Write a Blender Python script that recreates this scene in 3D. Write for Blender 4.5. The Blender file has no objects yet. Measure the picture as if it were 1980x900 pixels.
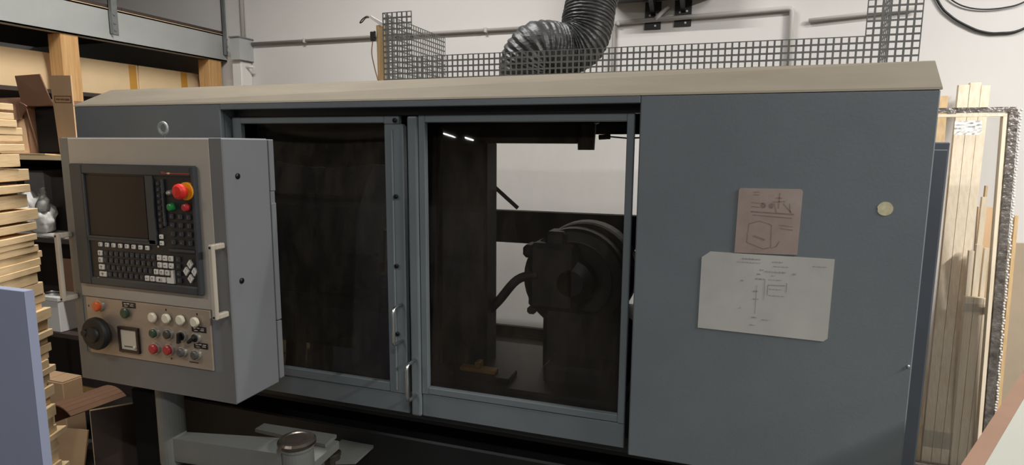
import bpy, bmesh, math, random
from mathutils import Vector, Matrix
random.seed(7)
S = bpy.context.scene
COL = S.collection

# ------------------------------------------------------------------ camera
YAW, PITCH, ROLL, FPX = -0.32424257, -0.14144492, 0.006946, 1167.02
cam_d = bpy.data.cameras.new('camera')
cam = bpy.data.objects.new('camera', cam_d)
COL.objects.link(cam)
fw = Vector((math.sin(YAW) * math.cos(PITCH), math.cos(YAW) * math.cos(PITCH), math.sin(PITCH)))
rt = Vector((math.cos(YAW), -math.sin(YAW), 0.0))
up = rt.cross(fw)
rt2 = rt * math.cos(ROLL) + up * math.sin(ROLL)
up2 = -rt * math.sin(ROLL) + up * math.cos(ROLL)
m3 = Matrix((rt2, up2, -fw)).transposed()
cam.matrix_world = Matrix.Translation((0.0, -1.6, 1.48)) @ m3.to_4x4()
cam_d.sensor_fit = 'HORIZONTAL'
cam_d.sensor_width = 36.0
cam_d.lens = FPX / 1980.0 * 36.0
cam_d.clip_start = 0.02
S.camera = cam

# ------------------------------------------------------------------ world and exposure
W = bpy.data.worlds.new('world')
S.world = W
W.use_nodes = True
W.node_tree.nodes['Background'].inputs[0].default_value = (0.5, 0.55, 0.6, 1)
W.node_tree.nodes['Background'].inputs[1].default_value = 0.02
S.view_settings.view_transform = 'Standard'
S.view_settings.look = 'None'
S.view_settings.gamma = 1.0
S.view_settings.use_curve_mapping = False
S.view_settings.exposure = 0.65

# (centre x, y, z, length, axis, watts) of the ceiling tube lamps and the added fill lamps
LAMPS = [
    (1.40, 0.60, 3.30, 1.2, 'x', 20),
    (-1.5, 0.15, 3.55, 1.2, 'x', 50),
    (0.90, -2.6, 3.30, 1.2, 'x', 31),
    (3.20, -0.6, 3.30, 1.2, 'y', 175),  # added fill lamp, brightens the stack and pendant side facing right
    (-2.4, -2.4, 3.30, 1.2, 'x', 20),  # added fill lamp, unseen, lifts the cartons and pendant front
    (-6.56, -12.20, 3.30, 1.20, 'y', 40),
    (-6.28, -13.10, 3.30, 0.50, 'y', 22),
    (-2.4, -7.5, 3.30, 1.2, 'y', 26),
    (2.6, -7.0, 3.30, 1.2, 'y', 26),
    (2.6, -11.5, 3.30, 1.2, 'y', 26),
]

# ------------------------------------------------------------------ materials
MATS = {}
def srgb(r, g, b):
    f = lambda c: (c / 255 / 12.92) if c / 255 <= 0.04045 else ((c / 255 + 0.055) / 1.055) ** 2.4
    return (f(r), f(g), f(b), 1.0)

def mat(name, col, rough=0.5, metal=0.0, var=0.0, scale=6.0, bump=0.0, bscale=40.0, spec=0.5, stretch=(1, 1, 1), col2=None, detail=5.0, emit=0.0):
    """principled material; colour varies between col and col2 (or +-var) by noise in object space"""
    if name in MATS:
        return MATS[name]
    m = bpy.data.materials.new(name)
    m.use_nodes = True
    nt = m.node_tree
    p = nt.nodes['Principled BSDF']
    p.inputs['Base Color'].default_value = col
    p.inputs['Roughness'].default_value = rough
    p.inputs['Metallic'].default_value = metal
    p.inputs['Specular IOR Level'].default_value = spec
    if emit:
        p.inputs['Emission Color'].default_value = col
        p.inputs['Emission Strength'].default_value = emit
    if var or col2 or bump:
        tc = nt.nodes.new('ShaderNodeTexCoord')
        mp = nt.nodes.new('ShaderNodeMapping')
        mp.inputs['Scale'].default_value = stretch
        nt.links.new(tc.outputs['Object'], mp.inputs['Vector'])
    if var or col2:
        n = nt.nodes.new('ShaderNodeTexNoise')
        n.inputs['Scale'].default_value = scale
        n.inputs['Detail'].default_value = detail
        n.inputs['Roughness'].default_value = 0.6
        nt.links.new(mp.outputs[0], n.inputs['Vector'])
        r = nt.nodes.new('ShaderNodeValToRGB')
        r.color_ramp.elements[0].position = 0.32
        r.color_ramp.elements[1].position = 0.70
        if col2:
            a, b = col, col2
        else:
            a = tuple(c * (1 - var) for c in col[:3]) + (1,)
            b = tuple(min(1, c * (1 + var)) for c in col[:3]) + (1,)
        r.color_ramp.elements[0].color = a
        r.color_ramp.elements[1].color = b
        nt.links.new(n.outputs['Fac'], r.inputs[0])
        nt.links.new(r.outputs[0], p.inputs['Base Color'])
    if bump:
        n2 = nt.nodes.new('ShaderNodeTexNoise')
        n2.inputs['Scale'].default_value = bscale
        n2.inputs['Detail'].default_value = 4
        nt.links.new(mp.outputs[0], n2.inputs['Vector'])
        bp = nt.nodes.new('ShaderNodeBump')
        bp.inputs['Strength'].default_value = bump
        bp.inputs['Distance'].default_value = 0.01
        nt.links.new(n2.outputs['Fac'], bp.inputs['Height'])
        nt.links.new(bp.outputs[0], p.inputs['Normal'])
    MATS[name] = m
    return m

def scuffed(name, col, spots, rough=0.42):
    """machine paint with pale rubbed spots (centre in object space, radius, strength)"""
    m = mat(name, col, rough, var=0.07, scale=3.0, bump=0.03, bscale=120)
    nt = m.node_tree
    p = nt.nodes['Principled BSDF']
    src = p.inputs['Base Color'].links[0].from_socket
    tc = nt.nodes.new('ShaderNodeTexCoord')
    for (c, r, st) in spots:
        mp = nt.nodes.new('ShaderNodeMapping')
        mp.inputs['Location'].default_value = tuple(-a / b for a, b in zip(c, r))
        mp.inputs['Scale'].default_value = tuple(1 / b for b in r)
        nt.links.new(tc.outputs['Object'], mp.inputs['Vector'])
        g = nt.nodes.new('ShaderNodeTexGradient')
        g.gradient_type = 'SPHERICAL'
        nt.links.new(mp.outputs[0], g.inputs[0])
        n = nt.nodes.new('ShaderNodeTexNoise')
        n.inputs['Scale'].default_value = 25
        n.inputs['Detail'].default_value = 6
        nt.links.new(tc.outputs['Object'], n.inputs['Vector'])
        mu = nt.nodes.new('ShaderNodeMath'); mu.operation = 'MULTIPLY'
        nt.links.new(g.outputs['Fac'], mu.inputs[0]); nt.links.new(n.outputs['Fac'], mu.inputs[1])
        m2 = nt.nodes.new('ShaderNodeMath'); m2.operation = 'MULTIPLY'; m2.inputs[1].default_value = st; m2.use_clamp = True
        nt.links.new(mu.outputs[0], m2.inputs[0])
        mx = nt.nodes.new('ShaderNodeMix'); mx.data_type = 'RGBA'
        nt.links.new(m2.outputs[0], mx.inputs['Factor'])
        nt.links.new(src, mx.inputs[6])
        mx.inputs[7].default_value = srgb(170, 172, 172)
        src = mx.outputs[2]
    nt.links.new(src, p.inputs['Base Color'])
    return m

def glass_mat(name, tint, dust, haze, ior=1.5, painted_sheen=None):
    """thin clear sheet: transparent + mirror by fresnel + a film of dried dust"""
    m = bpy.data.materials.new(name)
    m.use_nodes = True
    nt = m.node_tree
    nt.nodes.clear()
    out = nt.nodes.new('ShaderNodeOutputMaterial')
    tr = nt.nodes.new('ShaderNodeBsdfTransparent'); tr.inputs[0].default_value = tint
    gl = nt.nodes.new('ShaderNodeBsdfGlossy'); gl.inputs['Roughness'].default_value = 0.015
    fr = nt.nodes.new('ShaderNodeFresnel'); fr.inputs[0].default_value = ior
    mx = nt.nodes.new('ShaderNodeMixShader')
    nt.links.new(fr.outputs[0], mx.inputs[0]); nt.links.new(tr.outputs[0], mx.inputs[1]); nt.links.new(gl.outputs[0], mx.inputs[2])
    df = nt.nodes.new('ShaderNodeBsdfDiffuse'); df.inputs[0].default_value = dust
    tc = nt.nodes.new('ShaderNodeTexCoord')
    mp = nt.nodes.new('ShaderNodeMapping'); mp.inputs['Scale'].default_value = (1, 1, 0.35)
    n = nt.nodes.new('ShaderNodeTexNoise'); n.inputs['Scale'].default_value = 14; n.inputs['Detail'].default_value = 9; n.inputs['Roughness'].default_value = 0.7
    nt.links.new(tc.outputs['Object'], mp.inputs[0]); nt.links.new(mp.outputs[0], n.inputs['Vector'])
    mr = nt.nodes.new('ShaderNodeMapRange')
    mr.inputs['From Min'].default_value = 0.42; mr.inputs['From Max'].default_value = 0.8
    mr.inputs['To Min'].default_value = haze * 0.5; mr.inputs['To Max'].default_value = haze * 1.8
    nt.links.new(n.outputs['Fac'], mr.inputs[0])
    fac = mr.outputs[0]
    if painted_sheen:  # pale ellipse that paints a reflected sheen into the sheet
        c, rr, st = painted_sheen
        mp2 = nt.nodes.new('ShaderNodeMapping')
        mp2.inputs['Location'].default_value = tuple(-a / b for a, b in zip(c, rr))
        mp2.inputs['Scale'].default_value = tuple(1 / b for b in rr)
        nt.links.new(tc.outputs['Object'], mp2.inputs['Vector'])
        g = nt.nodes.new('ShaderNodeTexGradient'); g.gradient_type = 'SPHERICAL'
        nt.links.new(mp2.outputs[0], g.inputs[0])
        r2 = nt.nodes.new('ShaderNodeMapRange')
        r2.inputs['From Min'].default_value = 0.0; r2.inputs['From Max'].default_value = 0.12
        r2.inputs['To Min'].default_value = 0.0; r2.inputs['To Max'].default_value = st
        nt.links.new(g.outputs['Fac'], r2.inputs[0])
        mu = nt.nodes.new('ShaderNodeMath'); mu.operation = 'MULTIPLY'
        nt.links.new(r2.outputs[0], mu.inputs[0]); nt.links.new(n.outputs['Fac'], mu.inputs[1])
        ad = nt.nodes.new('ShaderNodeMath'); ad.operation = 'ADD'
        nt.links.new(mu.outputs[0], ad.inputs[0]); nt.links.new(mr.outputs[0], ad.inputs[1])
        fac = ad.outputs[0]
    m2 = nt.nodes.new('ShaderNodeMixShader')
    nt.links.new(fac, m2.inputs[0]); nt.links.new(mx.outputs[0], m2.inputs[1]); nt.links.new(df.outputs[0], m2.inputs[2])
    nt.links.new(m2.outputs[0], out.inputs['Surface'])
    MATS[name] = m
    return m

def wood(name, c1, c2, stretch=(1.5, 40, 40), rough=0.6):
    return mat(name, c1, rough, col2=c2, scale=3.0, stretch=stretch, bump=0.05, bscale=6, detail=6)

PAINT = srgb(102, 108, 112)
M_paint = mat('machine_paint', PAINT, 0.42, var=0.07, scale=3.0, bump=0.03, bscale=120)
M_front = scuffed('machine_paint_scuffed', PAINT, [((-0.065, 0, 1.50), (0.06, 0.2, 0.07), 0.9), ((-0.10, 0, 0.80), (0.06, 0.2, 0.13), 0.8), ((0.05, 0, 0.93), (0.25, 0.3, 0.2), 0.25), ((-1.95, 0, 1.58), (0.3, 0.2, 0.2), 0.2)])
M_dust = mat('dusty_roof_paint', srgb(116, 108, 94), 0.75, var=0.10, scale=5, stretch=(0.6, 3, 3), spec=0.2)
M_doorp = mat('door_paint', srgb(106, 113, 116), 0.40, var=0.08, scale=4)
M_dark = mat('dark_track', srgb(40, 41, 42), 0.5, var=0.2)
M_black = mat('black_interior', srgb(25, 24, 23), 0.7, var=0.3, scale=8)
M_base = mat('base_paint', srgb(22, 22, 23), 0.5, var=0.2)
M_iron = mat('oily_iron', srgb(27, 27, 27), 0.5, metal=0.0, var=0.3, scale=10)
M_chrome = mat('chrome', srgb(225, 225, 222), 0.28, metal=1.0)
M_screw = mat('black_screw', srgb(22, 22, 22), 0.4, metal=0.5)
M_rubber = mat('black_rubber', srgb(16, 16, 17), 0.6)
M_plate = mat('aluminium_plate', srgb(172, 170, 165), 0.5, var=0.10, scale=7, col2=None)
M_plate2 = mat('stained_plate', srgb(160, 148, 140), 0.55, col2=srgb(142, 124, 116), scale=9)
M_print = mat('worn_print', srgb(122, 116, 114), 0.6, col2=srgb(156, 150, 146), scale=30)
M_print2 = mat('brown_print', srgb(108, 90, 84), 0.6, col2=srgb(142, 124, 116), scale=30)
M_cream = mat('cream_sticker', srgb(205, 200, 170), 0.5, col2=srgb(175, 165, 125), scale=60)
M_pend = mat('pendant_paint', srgb(114, 116, 117), 0.45, var=0.05, scale=4)
M_pendf = mat('pendant_front_paint', srgb(104, 104, 102), 0.45, var=0.06, scale=4)
M_arm = mat('arm_paint', srgb(104, 105, 101), 0.5, var=0.08, scale=6)
M_cap = mat('worn_steel_cap', srgb(96, 88, 80), 0.3, metal=0.8, var=0.2, scale=30)
M_beige = mat('beige_panel', srgb(160, 152, 140), 0.5, var=0.06, scale=4)
M_beige2 = mat('brushed_panel', srgb(160, 145, 128), 0.4, metal=0.25, var=0.07, scale=5, stretch=(1, 1, 6))
M_bezel = mat('control_bezel', srgb(52, 55, 58), 0.5, var=0.1)
M_well = mat('control_face', srgb(24, 25, 27), 0.45, var=0.2)
M_screen = mat('screen_glass', srgb(34, 28, 25), 0.4, spec=0.3)
M_keyw = mat('white_key', srgb(205, 200, 190), 0.5, var=0.05)
M_keyd = mat('dark_key', srgb(44, 45, 48), 0.5)
M_keyl = mat('key_legend', srgb(90, 84, 80), 0.6)
M_keyl2 = mat('dark_key_legend', srgb(105, 104, 104), 0.6)
M_red = mat('red_plastic', srgb(200, 40, 32), 0.35)
M_dred = mat('dark_red_plastic', srgb(165, 45, 48), 0.35)
M_yellow = mat('yellow_plastic', srgb(225, 150, 25), 0.4)
M_green = mat('green_plastic', srgb(30, 120, 60), 0.35)
M_dgreen = mat('dark_green_plastic', srgb(40, 66, 42), 0.35)
M_olive = mat('olive_plastic', srgb(58, 58, 48), 0.4)
M_orange = mat('orange_lens', srgb(195, 85, 35), 0.25)
M_ivory = mat('ivory_plastic', srgb(216, 208, 184), 0.35, var=0.05)
M_greyb = mat('grey_button', srgb(78, 74, 72), 0.4)
M_collar = mat('steel_collar', srgb(178, 172, 160), 0.3, metal=0.7)
M_labelb = mat('black_label', srgb(22, 20, 19), 0.4)
M_labelw = mat('label_lettering', srgb(190, 184, 172), 0.5)
M_logo = mat('logo_red', srgb(170, 62, 40), 0.45)
M_logo2 = mat('logo_amber', srgb(230, 170, 130), 0.45)
M_meter = mat('meter_frame', srgb(36, 22, 18), 0.4)
M_meterf = mat('meter_face', srgb(200, 192, 172), 0.5, var=0.04)
M_handle = mat('beige_handle', srgb(176, 166, 150), 0.45, var=0.05)
M_guard = mat('guard_steel', srgb(108, 108, 104), 0.5, metal=0.2, var=0.15, scale=12)
M_duct = mat('black_duct_film', srgb(48, 48, 48), 0.47, bump=0.35, bscale=30, stretch=(1, 1, 3))
M_wall = mat('white_plaster', srgb(212, 208, 203), 0.85, var=0.025, scale=1.6, bump=0.04, bscale=30, spec=0.2)
M_hall = mat('hall_wall', srgb(112, 109, 105), 0.9, var=0.05, scale=0.6)
M_ceil = mat('ceiling_paint', srgb(120, 117, 112), 0.9, var=0.05, scale=0.5)
M_floor = mat('concrete_floor', srgb(70, 67, 63), 0.75, var=0.2, scale=1.2, bump=0.05)
M_pvc = mat('grey_conduit', srgb(188, 184, 177), 0.5)
M_pvcd = mat('dirty_conduit', srgb(150, 144, 138), 0.55)
M_bracket = mat('black_bracket', srgb(46, 46, 46), 0.5)
M_unit = mat('grey_unit', srgb(96, 96, 97), 0.5)
M_steel = mat('painted_beam', srgb(176, 178, 174), 0.6, var=0.06, scale=4)
M_galv = mat('galvanised_steel', srgb(140, 143, 142), 0.45, metal=0.5, var=0.12, scale=14)
M_white = mat('white_plastic', srgb(226, 223, 216), 0.5)
M_bag = mat('white_bag_film', srgb(220, 218, 212), 0.35, var=0.05, bump=0.3, bscale=18)
M_card = mat('cardboard', srgb(214, 176, 136), 0.85, var=0.06, scale=5)
M_card2 = mat('brown_cardboard', srgb(150, 112, 86), 0.85, var=0.1, scale=5)
M_card3 = mat('pale_cardboard', srgb(234, 205, 160), 0.85, var=0.05, scale=4)
M_cardp = mat('carton_print', srgb(140, 90, 66), 0.8)
M_tape = mat('yellow_tape', srgb(206, 150, 60), 0.5)
M_post = wood('timber_post', srgb(224, 180, 122), srgb(200, 152, 96), stretch=(30, 30, 1.5))
M_board = wood('pale_laminated_board', srgb(242, 212, 166), srgb(224, 188, 138), stretch=(6, 6, 60))
M_pine = wood('pale_pine', srgb(234, 220, 196), srgb(218, 198, 168), stretch=(30, 30, 1.2))
M_pine2 = wood('yellow_pine', srgb(210, 180, 132), srgb(188, 154, 108), stretch=(30, 30, 1.2))
M_blue = mat('blue_grey_laminate', srgb(140, 146, 168), 0.55, var=0.04, scale=2)
M_lam = mat('white_laminate', srgb(196, 196, 184), 0.5, var=0.03, scale=2)
M_chip = mat('brown_edge_band', srgb(122, 92, 72), 0.65, var=0.08, scale=9)
M_dkbrd = mat('dark_fibreboard', srgb(70, 58, 52), 0.7, var=0.1)
M_cab = mat('cabinet_paint', srgb(58, 62, 68), 0.45, var=0.06)
M_foil = mat('wrapped_profile', srgb(92, 86, 82), 0.28, metal=0.5, col2=srgb(150, 142, 134), scale=30, bump=0.5, bscale=60)
M_wrap = glass_mat('bubble_wrap', (0.93, 0.93, 0.92, 1), srgb(220, 218, 212), 0.12)
M_clear = glass_mat('frame_film', (0.95, 0.95, 0.94, 1), srgb(215, 212, 205), 0.05)
M_pane = glass_mat('tinted_polycarbonate', (0.93, 0.92, 0.90, 1), srgb(150, 136, 120), 0.055)
# object space of the panes starts at the machine's own origin (-0.87, 0.6, 0)
M_paneL = glass_mat('painted_sheen_polycarbonate', (0.93, 0.92, 0.90, 1), srgb(150, 138, 124), 0.09, painted_sheen=((-0.29, -0.5, 1.60), (0.42, 1.0, 0.105), 0.55))  # reflection sheen painted as a pale patch at the pane top
M_gboard = mat('grey_brown_board', srgb(160, 144, 122), 0.7, var=0.06)
M_tieb = mat('cable_black', srgb(24, 24, 24), 0.5)
M_lamp = mat('lamp_housing', srgb(220, 220, 218), 0.5)
M_brass = mat('ochre_guard', srgb(170, 130, 60), 0.5, var=0.2)
M_dshelf = mat('dark_shelf_box', srgb(60, 54, 52), 0.7, var=0.15)
M_gshelf = mat('grey_carton', srgb(120, 114, 110), 0.8, var=0.08)

# ------------------------------------------------------------------ mesh helpers
def bm_box(bm, x0, x1, y0, y1, z0, z1, bev=0.0, seg=1):
    b = bmesh.new()
    v = [b.verts.new(p) for p in ((x0, y0, z0), (x1, y0, z0), (x1, y1, z0), (x0, y1, z0), (x0, y0, z1), (x1, y0, z1), (x1, y1, z1), (x0, y1, z1))]
    for f in ((3, 2, 1, 0), (4, 5, 6, 7), (0, 1, 5, 4), (1, 2, 6, 5), (2, 3, 7, 6), (3, 0, 4, 7)):
        b.faces.new([v[i] for i in f])
    if bev:
        bmesh.ops.bevel(b, geom=list(b.edges), offset=bev, segments=seg, affect='EDGES', profile=0.5)
    merge(bm, b)

def merge(dst, src):
    mp = {}
    for v in src.verts:
        mp[v] = dst.verts.new(v.co)
    for f in src.faces:
        try:
            nf = dst.faces.new([mp[v] for v in f.verts]); nf.smooth = f.smooth
        except ValueError:
            pass
    src.free()

def box(x0, x1, y0, y1, z0, z1, bev=0.0, seg=1):
    bm = bmesh.new(); bm_box(bm, x0, x1, y0, y1, z0, z1, bev, seg); return bm

def boxes(lst):
    bm = bmesh.new()
    for a in lst:
        bm_box(bm, *a)
    return bm

def bm_prism(bm, poly, axis, a, b):
    """extrude a 2-D outline between a and b along axis"""
    def P(u, v, w):
        return {'x': (w, u, v), 'y': (u, w, v), 'z': (u, v, w)}[axis]
    A = [bm.verts.new(P(u, v, a)) for u, v in poly]
    B = [bm.verts.new(P(u, v, b)) for u, v in poly]
    bm.faces.new(A); bm.faces.new(list(reversed(B)))
    n = len(poly)
    for i in range(n):
        bm.faces.new((A[i], B[i], B[(i + 1) % n], A[(i + 1) % n]))
    bmesh.ops.recalc_face_normals(bm, faces=list(bm.faces))

def prism(poly, axis, a, b):
    bm = bmesh.new(); bm_prism(bm, poly, axis, a, b); return bm

def rings(bm, path, rad, seg=12, cap=True, smooth=True):
    """tube along a list of points; rad a number or list"""
    pts = [Vector(p) for p in path]
    n = len(pts)
    R = rad if isinstance(rad, (list, tuple)) else [rad] * n
    t0 = (pts[1] - pts[0]).normalized()
    ref = Vector((0, 0, 1)) if abs(t0.z) < 0.9 else Vector((1, 0, 0))
    nrm = t0.cross(ref).normalized()
    prev = None
    allr = []
    for i, p in enumerate(pts):
        t = ((pts[min(i + 1, n - 1)] - pts[max(i - 1, 0)])).normalized()
        nrm = (nrm - t * nrm.dot(t)).normalized()
        bi = t.cross(nrm)
        ring = [bm.verts.new(p + (nrm * math.cos(2 * math.pi * k / seg) + bi * math.sin(2 * math.pi * k / seg)) * R[i]) for k in range(seg)]
        if prev:
            for k in range(seg):
                f = bm.faces.new((prev[k], prev[(k + 1) % seg], ring[(k + 1) % seg], ring[k])); f.smooth = smooth
        prev = ring
        allr.append(ring)
    if cap:
        bm.faces.new(list(reversed(allr[0]))); bm.faces.new(allr[-1])
    return bm

def tube(path, rad, seg=12, cap=True, smooth=True):
    bm = bmesh.new(); rings(bm, path, rad, seg, cap, smooth)
    bmesh.ops.recalc_face_normals(bm, faces=list(bm.faces)); return bm

def lathe(prof, c, axis='y', seg=24):
    """profile of (distance along axis, radius) turned about an axis through c; axis '-y' points to the camera side"""
    bm = bmesh.new()
    c = Vector(c)
    ax = {'y': Vector((0, -1, 0)), 'z': Vector((0, 0, 1)), 'x': Vector((1, 0, 0))}[axis]
    u = {'y': Vector((1, 0, 0)), 'z': Vector((1, 0, 0)), 'x': Vector((0, 1, 0))}[axis]
    w = ax.cross(u)
    prev = None
    first = last = None
    for (d, r) in prof:
        ring = [bm.verts.new(c + ax * d + (u * math.cos(2 * math.pi * k / seg) + w * math.sin(2 * math.pi * k / seg)) * max(r, 1e-4)) for k in range(seg)]
        if prev:
            for k in range(seg):
                f = bm.faces.new((prev[k], prev[(k + 1) % seg], ring[(k + 1) % seg], ring[k]))
        else:
            first = ring
        prev = ring
    bm.faces.new(list(reversed(first))); bm.faces.new(prev)
    bmesh.ops.recalc_face_normals(bm, faces=list(bm.faces))
    return bm

def spline(pts, n):
    """Catmull-Rom through pts, n samples per span"""
    P = [Vector(p) for p in pts]
    P = [P[0] * 2 - P[1]] + P + [P[-1] * 2 - P[-2]]
    out = []
    for i in range(1, len(P) - 2):
        for k in range(n):
            t = k / n
            a, b, c, d = P[i - 1], P[i], P[i + 1], P[i + 2]
            out.append(0.5 * ((2 * b) + (c - a) * t + (2 * a - 5 * b + 4 * c - d) * t * t + (3 * b - 3 * c + d - a) * t ** 3))
    out.append(P[-2])
    return out

def wloc(o):
    v = Vector((0, 0, 0))
    while o is not None:
        v += o.location; o = o.parent
    return v

def ob(name, bm, m, parent=None, label=None, cat=None, group=None, kind=None, smooth_ang=None):
    """link a bmesh given in world metres as one mesh object"""
    me = bpy.data.meshes.new(name)
    if parent is None:
        xs = [v.co for v in bm.verts]
        lo = Vector((min(v.x for v in xs), min(v.y for v in xs), min(v.z for v in xs)))
        hi = Vector((max(v.x for v in xs), max(v.y for v in xs), max(v.z for v in xs)))
        org = Vector(((lo.x + hi.x) / 2, (lo.y + hi.y) / 2, lo.z)) if kind != 'structure' else Vector((0, 0, 0))
    else:
        org = wloc(parent)
    bmesh.ops.translate(bm, verts=list(bm.verts), vec=-org)
    bm.to_mesh(me); bm.free()
    me.materials.append(m)
    o = bpy.data.objects.new(name, me)
    COL.objects.link(o)
    if parent is None:
        o.location = org
    else:
        o.parent = parent
    return tag(o, label, cat, group, kind)

def tag(o, label=None, cat=None, group=None, kind=None):
    if label: o['label'] = label
    if cat: o['category'] = cat
    if group: o['group'] = group
    if kind: o['kind'] = kind
    return o

def thing(name, label, cat, loc, group=None):
    o = bpy.data.objects.new(name, None)
    COL.objects.link(o)
    o.location = loc
    o.empty_display_size = 0.05
    return tag(o, label, cat, group)

def inst(src, name, loc, parent, m=None):
    """another object sharing src's mesh, its centre at world loc"""
    o = bpy.data.objects.new(name, src)
    COL.objects.link(o)
    o.parent = parent
    o.location = Vector(loc) - wloc(parent)
    return o

def mesh_of(bm, m, name):
    me = bpy.data.meshes.new(name); bm.to_mesh(me); bm.free(); me.materials.append(m); return me

def struct(name, bm, m):
    return ob(name, bm, m, kind='structure')

# ------------------------------------------------------------------ the hall
WY = 2.05
struct('floor', box(-8.0, 5.5, -15.2, WY + 0.15, -0.1, 0.0), M_floor)
struct('ceiling', box(-8.0, 5.5, -15.2, WY + 0.15, 3.8, 3.9), M_ceil)
struct('wall_back', box(-8.0, 5.5, WY, WY + 0.15, 0.0, 3.8), M_wall)
struct('wall_front', box(-8.0, 5.5, -15.2, -15.05, 0.0, 3.8), M_hall)
struct('wall_left', box(-8.15, -8.0, -15.2, WY + 0.15, 0.0, 3.8), M_hall)
struct('wall_right', box(5.5, 5.65, -15.2, WY + 0.15, 0.0, 3.8), M_hall)

LAMP_LABELS = [
    'white tube lamp hanging over the pine planks behind the machine',
    'white tube lamp hanging over the left end of the machine roof',
    'white tube lamp hanging behind the camera in front of the machine',
    'added fill lamp out of view right of the white laminate sheet',
    'added fill lamp out of view in front of the stack of boards',
    'far tube lamp mirrored as the longer streak in the right window',
    'farthest tube lamp mirrored as the shorter streak in the right window',
    'white tube lamp in the middle of the hall on the left',
    'white tube lamp in the middle of the hall on the right',
    'white tube lamp at the far right end of the hall',
]
def lamp(i, x, y, z, ln, ax, watts):
    t = thing('tube_lamp', LAMP_LABELS[i], 'lamp', (x, y, z), 'ceiling tube lamps')
    hx, hy = (ln / 2, 0.05) if ax == 'x' else (0.05, ln / 2)
    ob('housing', box(x - hx - 0.03, x + hx + 0.03, y - hy - (0.0 if ax == 'x' else 0.03), y + hy + (0.0 if ax == 'x' else 0.03), z + 0.02, z + 0.07, 0.008), M_lamp, t)
    for s in (-0.45, 0.45):
        cx, cy = (x + s * ln, y) if ax == 'x' else (x, y + s * ln)
        ob('suspension_wire', tube([(cx, cy, z + 0.06), (cx, cy, 3.8)], 0.003, 6), M_chrome, t)
    d = bpy.data.lights.new('tube_light', 'AREA')
    d.shape = 'RECTANGLE'
    d.size, d.size_y = (ln, 0.06) if ax == 'x' else (0.06, ln)
    d.energy = watts
    d.color = (1.0, 0.987, 0.968)
    lo = bpy.data.objects.new('tube_light', d)
    COL.objects.link(lo)
    lo.parent = t
    lo.location = (0, 0, 0.0)
for i, a in enumerate(LAMPS):
    lamp(i, *a)

# ------------------------------------------------------------------ the machine
MX0, MX1, OX0, OX1 = -2.21, 0.463, -1.549, -0.193     # ends of the machine, ends of the door opening
ZB, ZE, ZR, YR, YB = 0.63, 1.612, 1.684, 0.12, 1.25   # panel bottom, front edge, roof, top of slope, back
mach = thing('machine_tool', 'large grey enclosed machine tool with two windowed sliding doors', 'machine', (-0.87, 0.6, 0.0))
def part(name, bm, m, parent=mach, **k):
    return ob(name, bm, m, parent, **k)

part('left_panel', boxes([(MX0, OX0, 0, 0.018, ZB, ZE, 0.003), (OX0 - 0.012, OX0, 0.0185, 0.09, ZB, ZE - 0.018)]), M_front)
rp = part('right_panel', boxes([(OX1, MX1, 0, 0.018, ZB, ZE, 0.003), (OX1, OX1 + 0.012, 0.0185, 0.09, ZB, ZE - 0.018)]), M_front)
part('door_header', boxes([(OX0, OX1, 0, 0.018, 1.593, ZE, 0.002), (OX0, OX1, 0.0185, 0.11, 1.597, 1.607)]), M_paint)
part('door_track', box(OX0, OX1, 0.062, 0.115, 1.572, 1.596), M_dark)
part('door_track', box(OX0, OX1, 0.066, 0.115, 0.602, 0.622), M_dark)
YL_, YR_ = 0.150, 0.075      # the slope is a little deeper at its left end
def loft(secL, secR, x0, x1):
    bm = bmesh.new()
    A = [bm.verts.new((x0, y, z)) for y, z in secL]; B = [bm.verts.new((x1, y, z)) for y, z in secR]
    n = len(A)
    bm.faces.new(A); bm.faces.new(list(reversed(B)))
    for i in range(n):
        bm.faces.new((A[i], B[i], B[(i + 1) % n], A[(i + 1) % n]))
    bmesh.ops.recalc_face_normals(bm, faces=list(bm.faces))
    return bm
def sec(yr): return [(0, ZE + 0.0005), (0.003, ZE + 0.006), (yr - 0.004, ZR - 0.002), (yr, ZR), (yr, ZR - 0.02), (0.014, ZE + 0.0005)]
part('roof_slope', loft(sec(YL_), sec(YR_), MX0 - 0.003, MX1 + 0.003), M_dust)
part('roof_sheet', loft([(YL_ + 0.0005, ZR - 0.02), (YL_ + 0.0005, ZR), (YB, ZR), (YB, ZR - 0.02)], [(YR_ + 0.0005, ZR - 0.02), (YR_ + 0.0005, ZR), (YB, ZR), (YB, ZR - 0.02)], MX0 - 0.003, MX1 + 0.003), M_dust)
for x0, x1 in ((MX0, MX0 + 0.015), (MX1 - 0.015, MX1)):
    part('side_panel', prism([(0.0185, ZB), (YB, ZB), (YB, ZR - 0.021), (YL_, ZR - 0.021), (0.0185, ZE)], 'x', x0, x1), M_paint)
# back wall of the enclosure round its openings
BO = (-0.985, -0.12)
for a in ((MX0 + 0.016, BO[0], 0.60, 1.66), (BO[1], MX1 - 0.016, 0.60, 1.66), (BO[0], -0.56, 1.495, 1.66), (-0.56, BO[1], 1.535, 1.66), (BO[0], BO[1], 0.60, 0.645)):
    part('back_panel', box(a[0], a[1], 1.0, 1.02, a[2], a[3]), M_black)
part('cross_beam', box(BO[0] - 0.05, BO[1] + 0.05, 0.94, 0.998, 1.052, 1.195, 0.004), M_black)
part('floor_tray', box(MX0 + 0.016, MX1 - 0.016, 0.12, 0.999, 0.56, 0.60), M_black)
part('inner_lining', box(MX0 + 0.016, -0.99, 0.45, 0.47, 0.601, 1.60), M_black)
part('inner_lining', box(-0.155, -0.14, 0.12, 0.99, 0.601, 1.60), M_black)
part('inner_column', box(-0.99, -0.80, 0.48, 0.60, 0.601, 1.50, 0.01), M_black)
part('inner_top_rail', box(-1.5, -0.47, 0.50, 0.60, 1.492, 1.60, 0.004), M_black)
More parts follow.
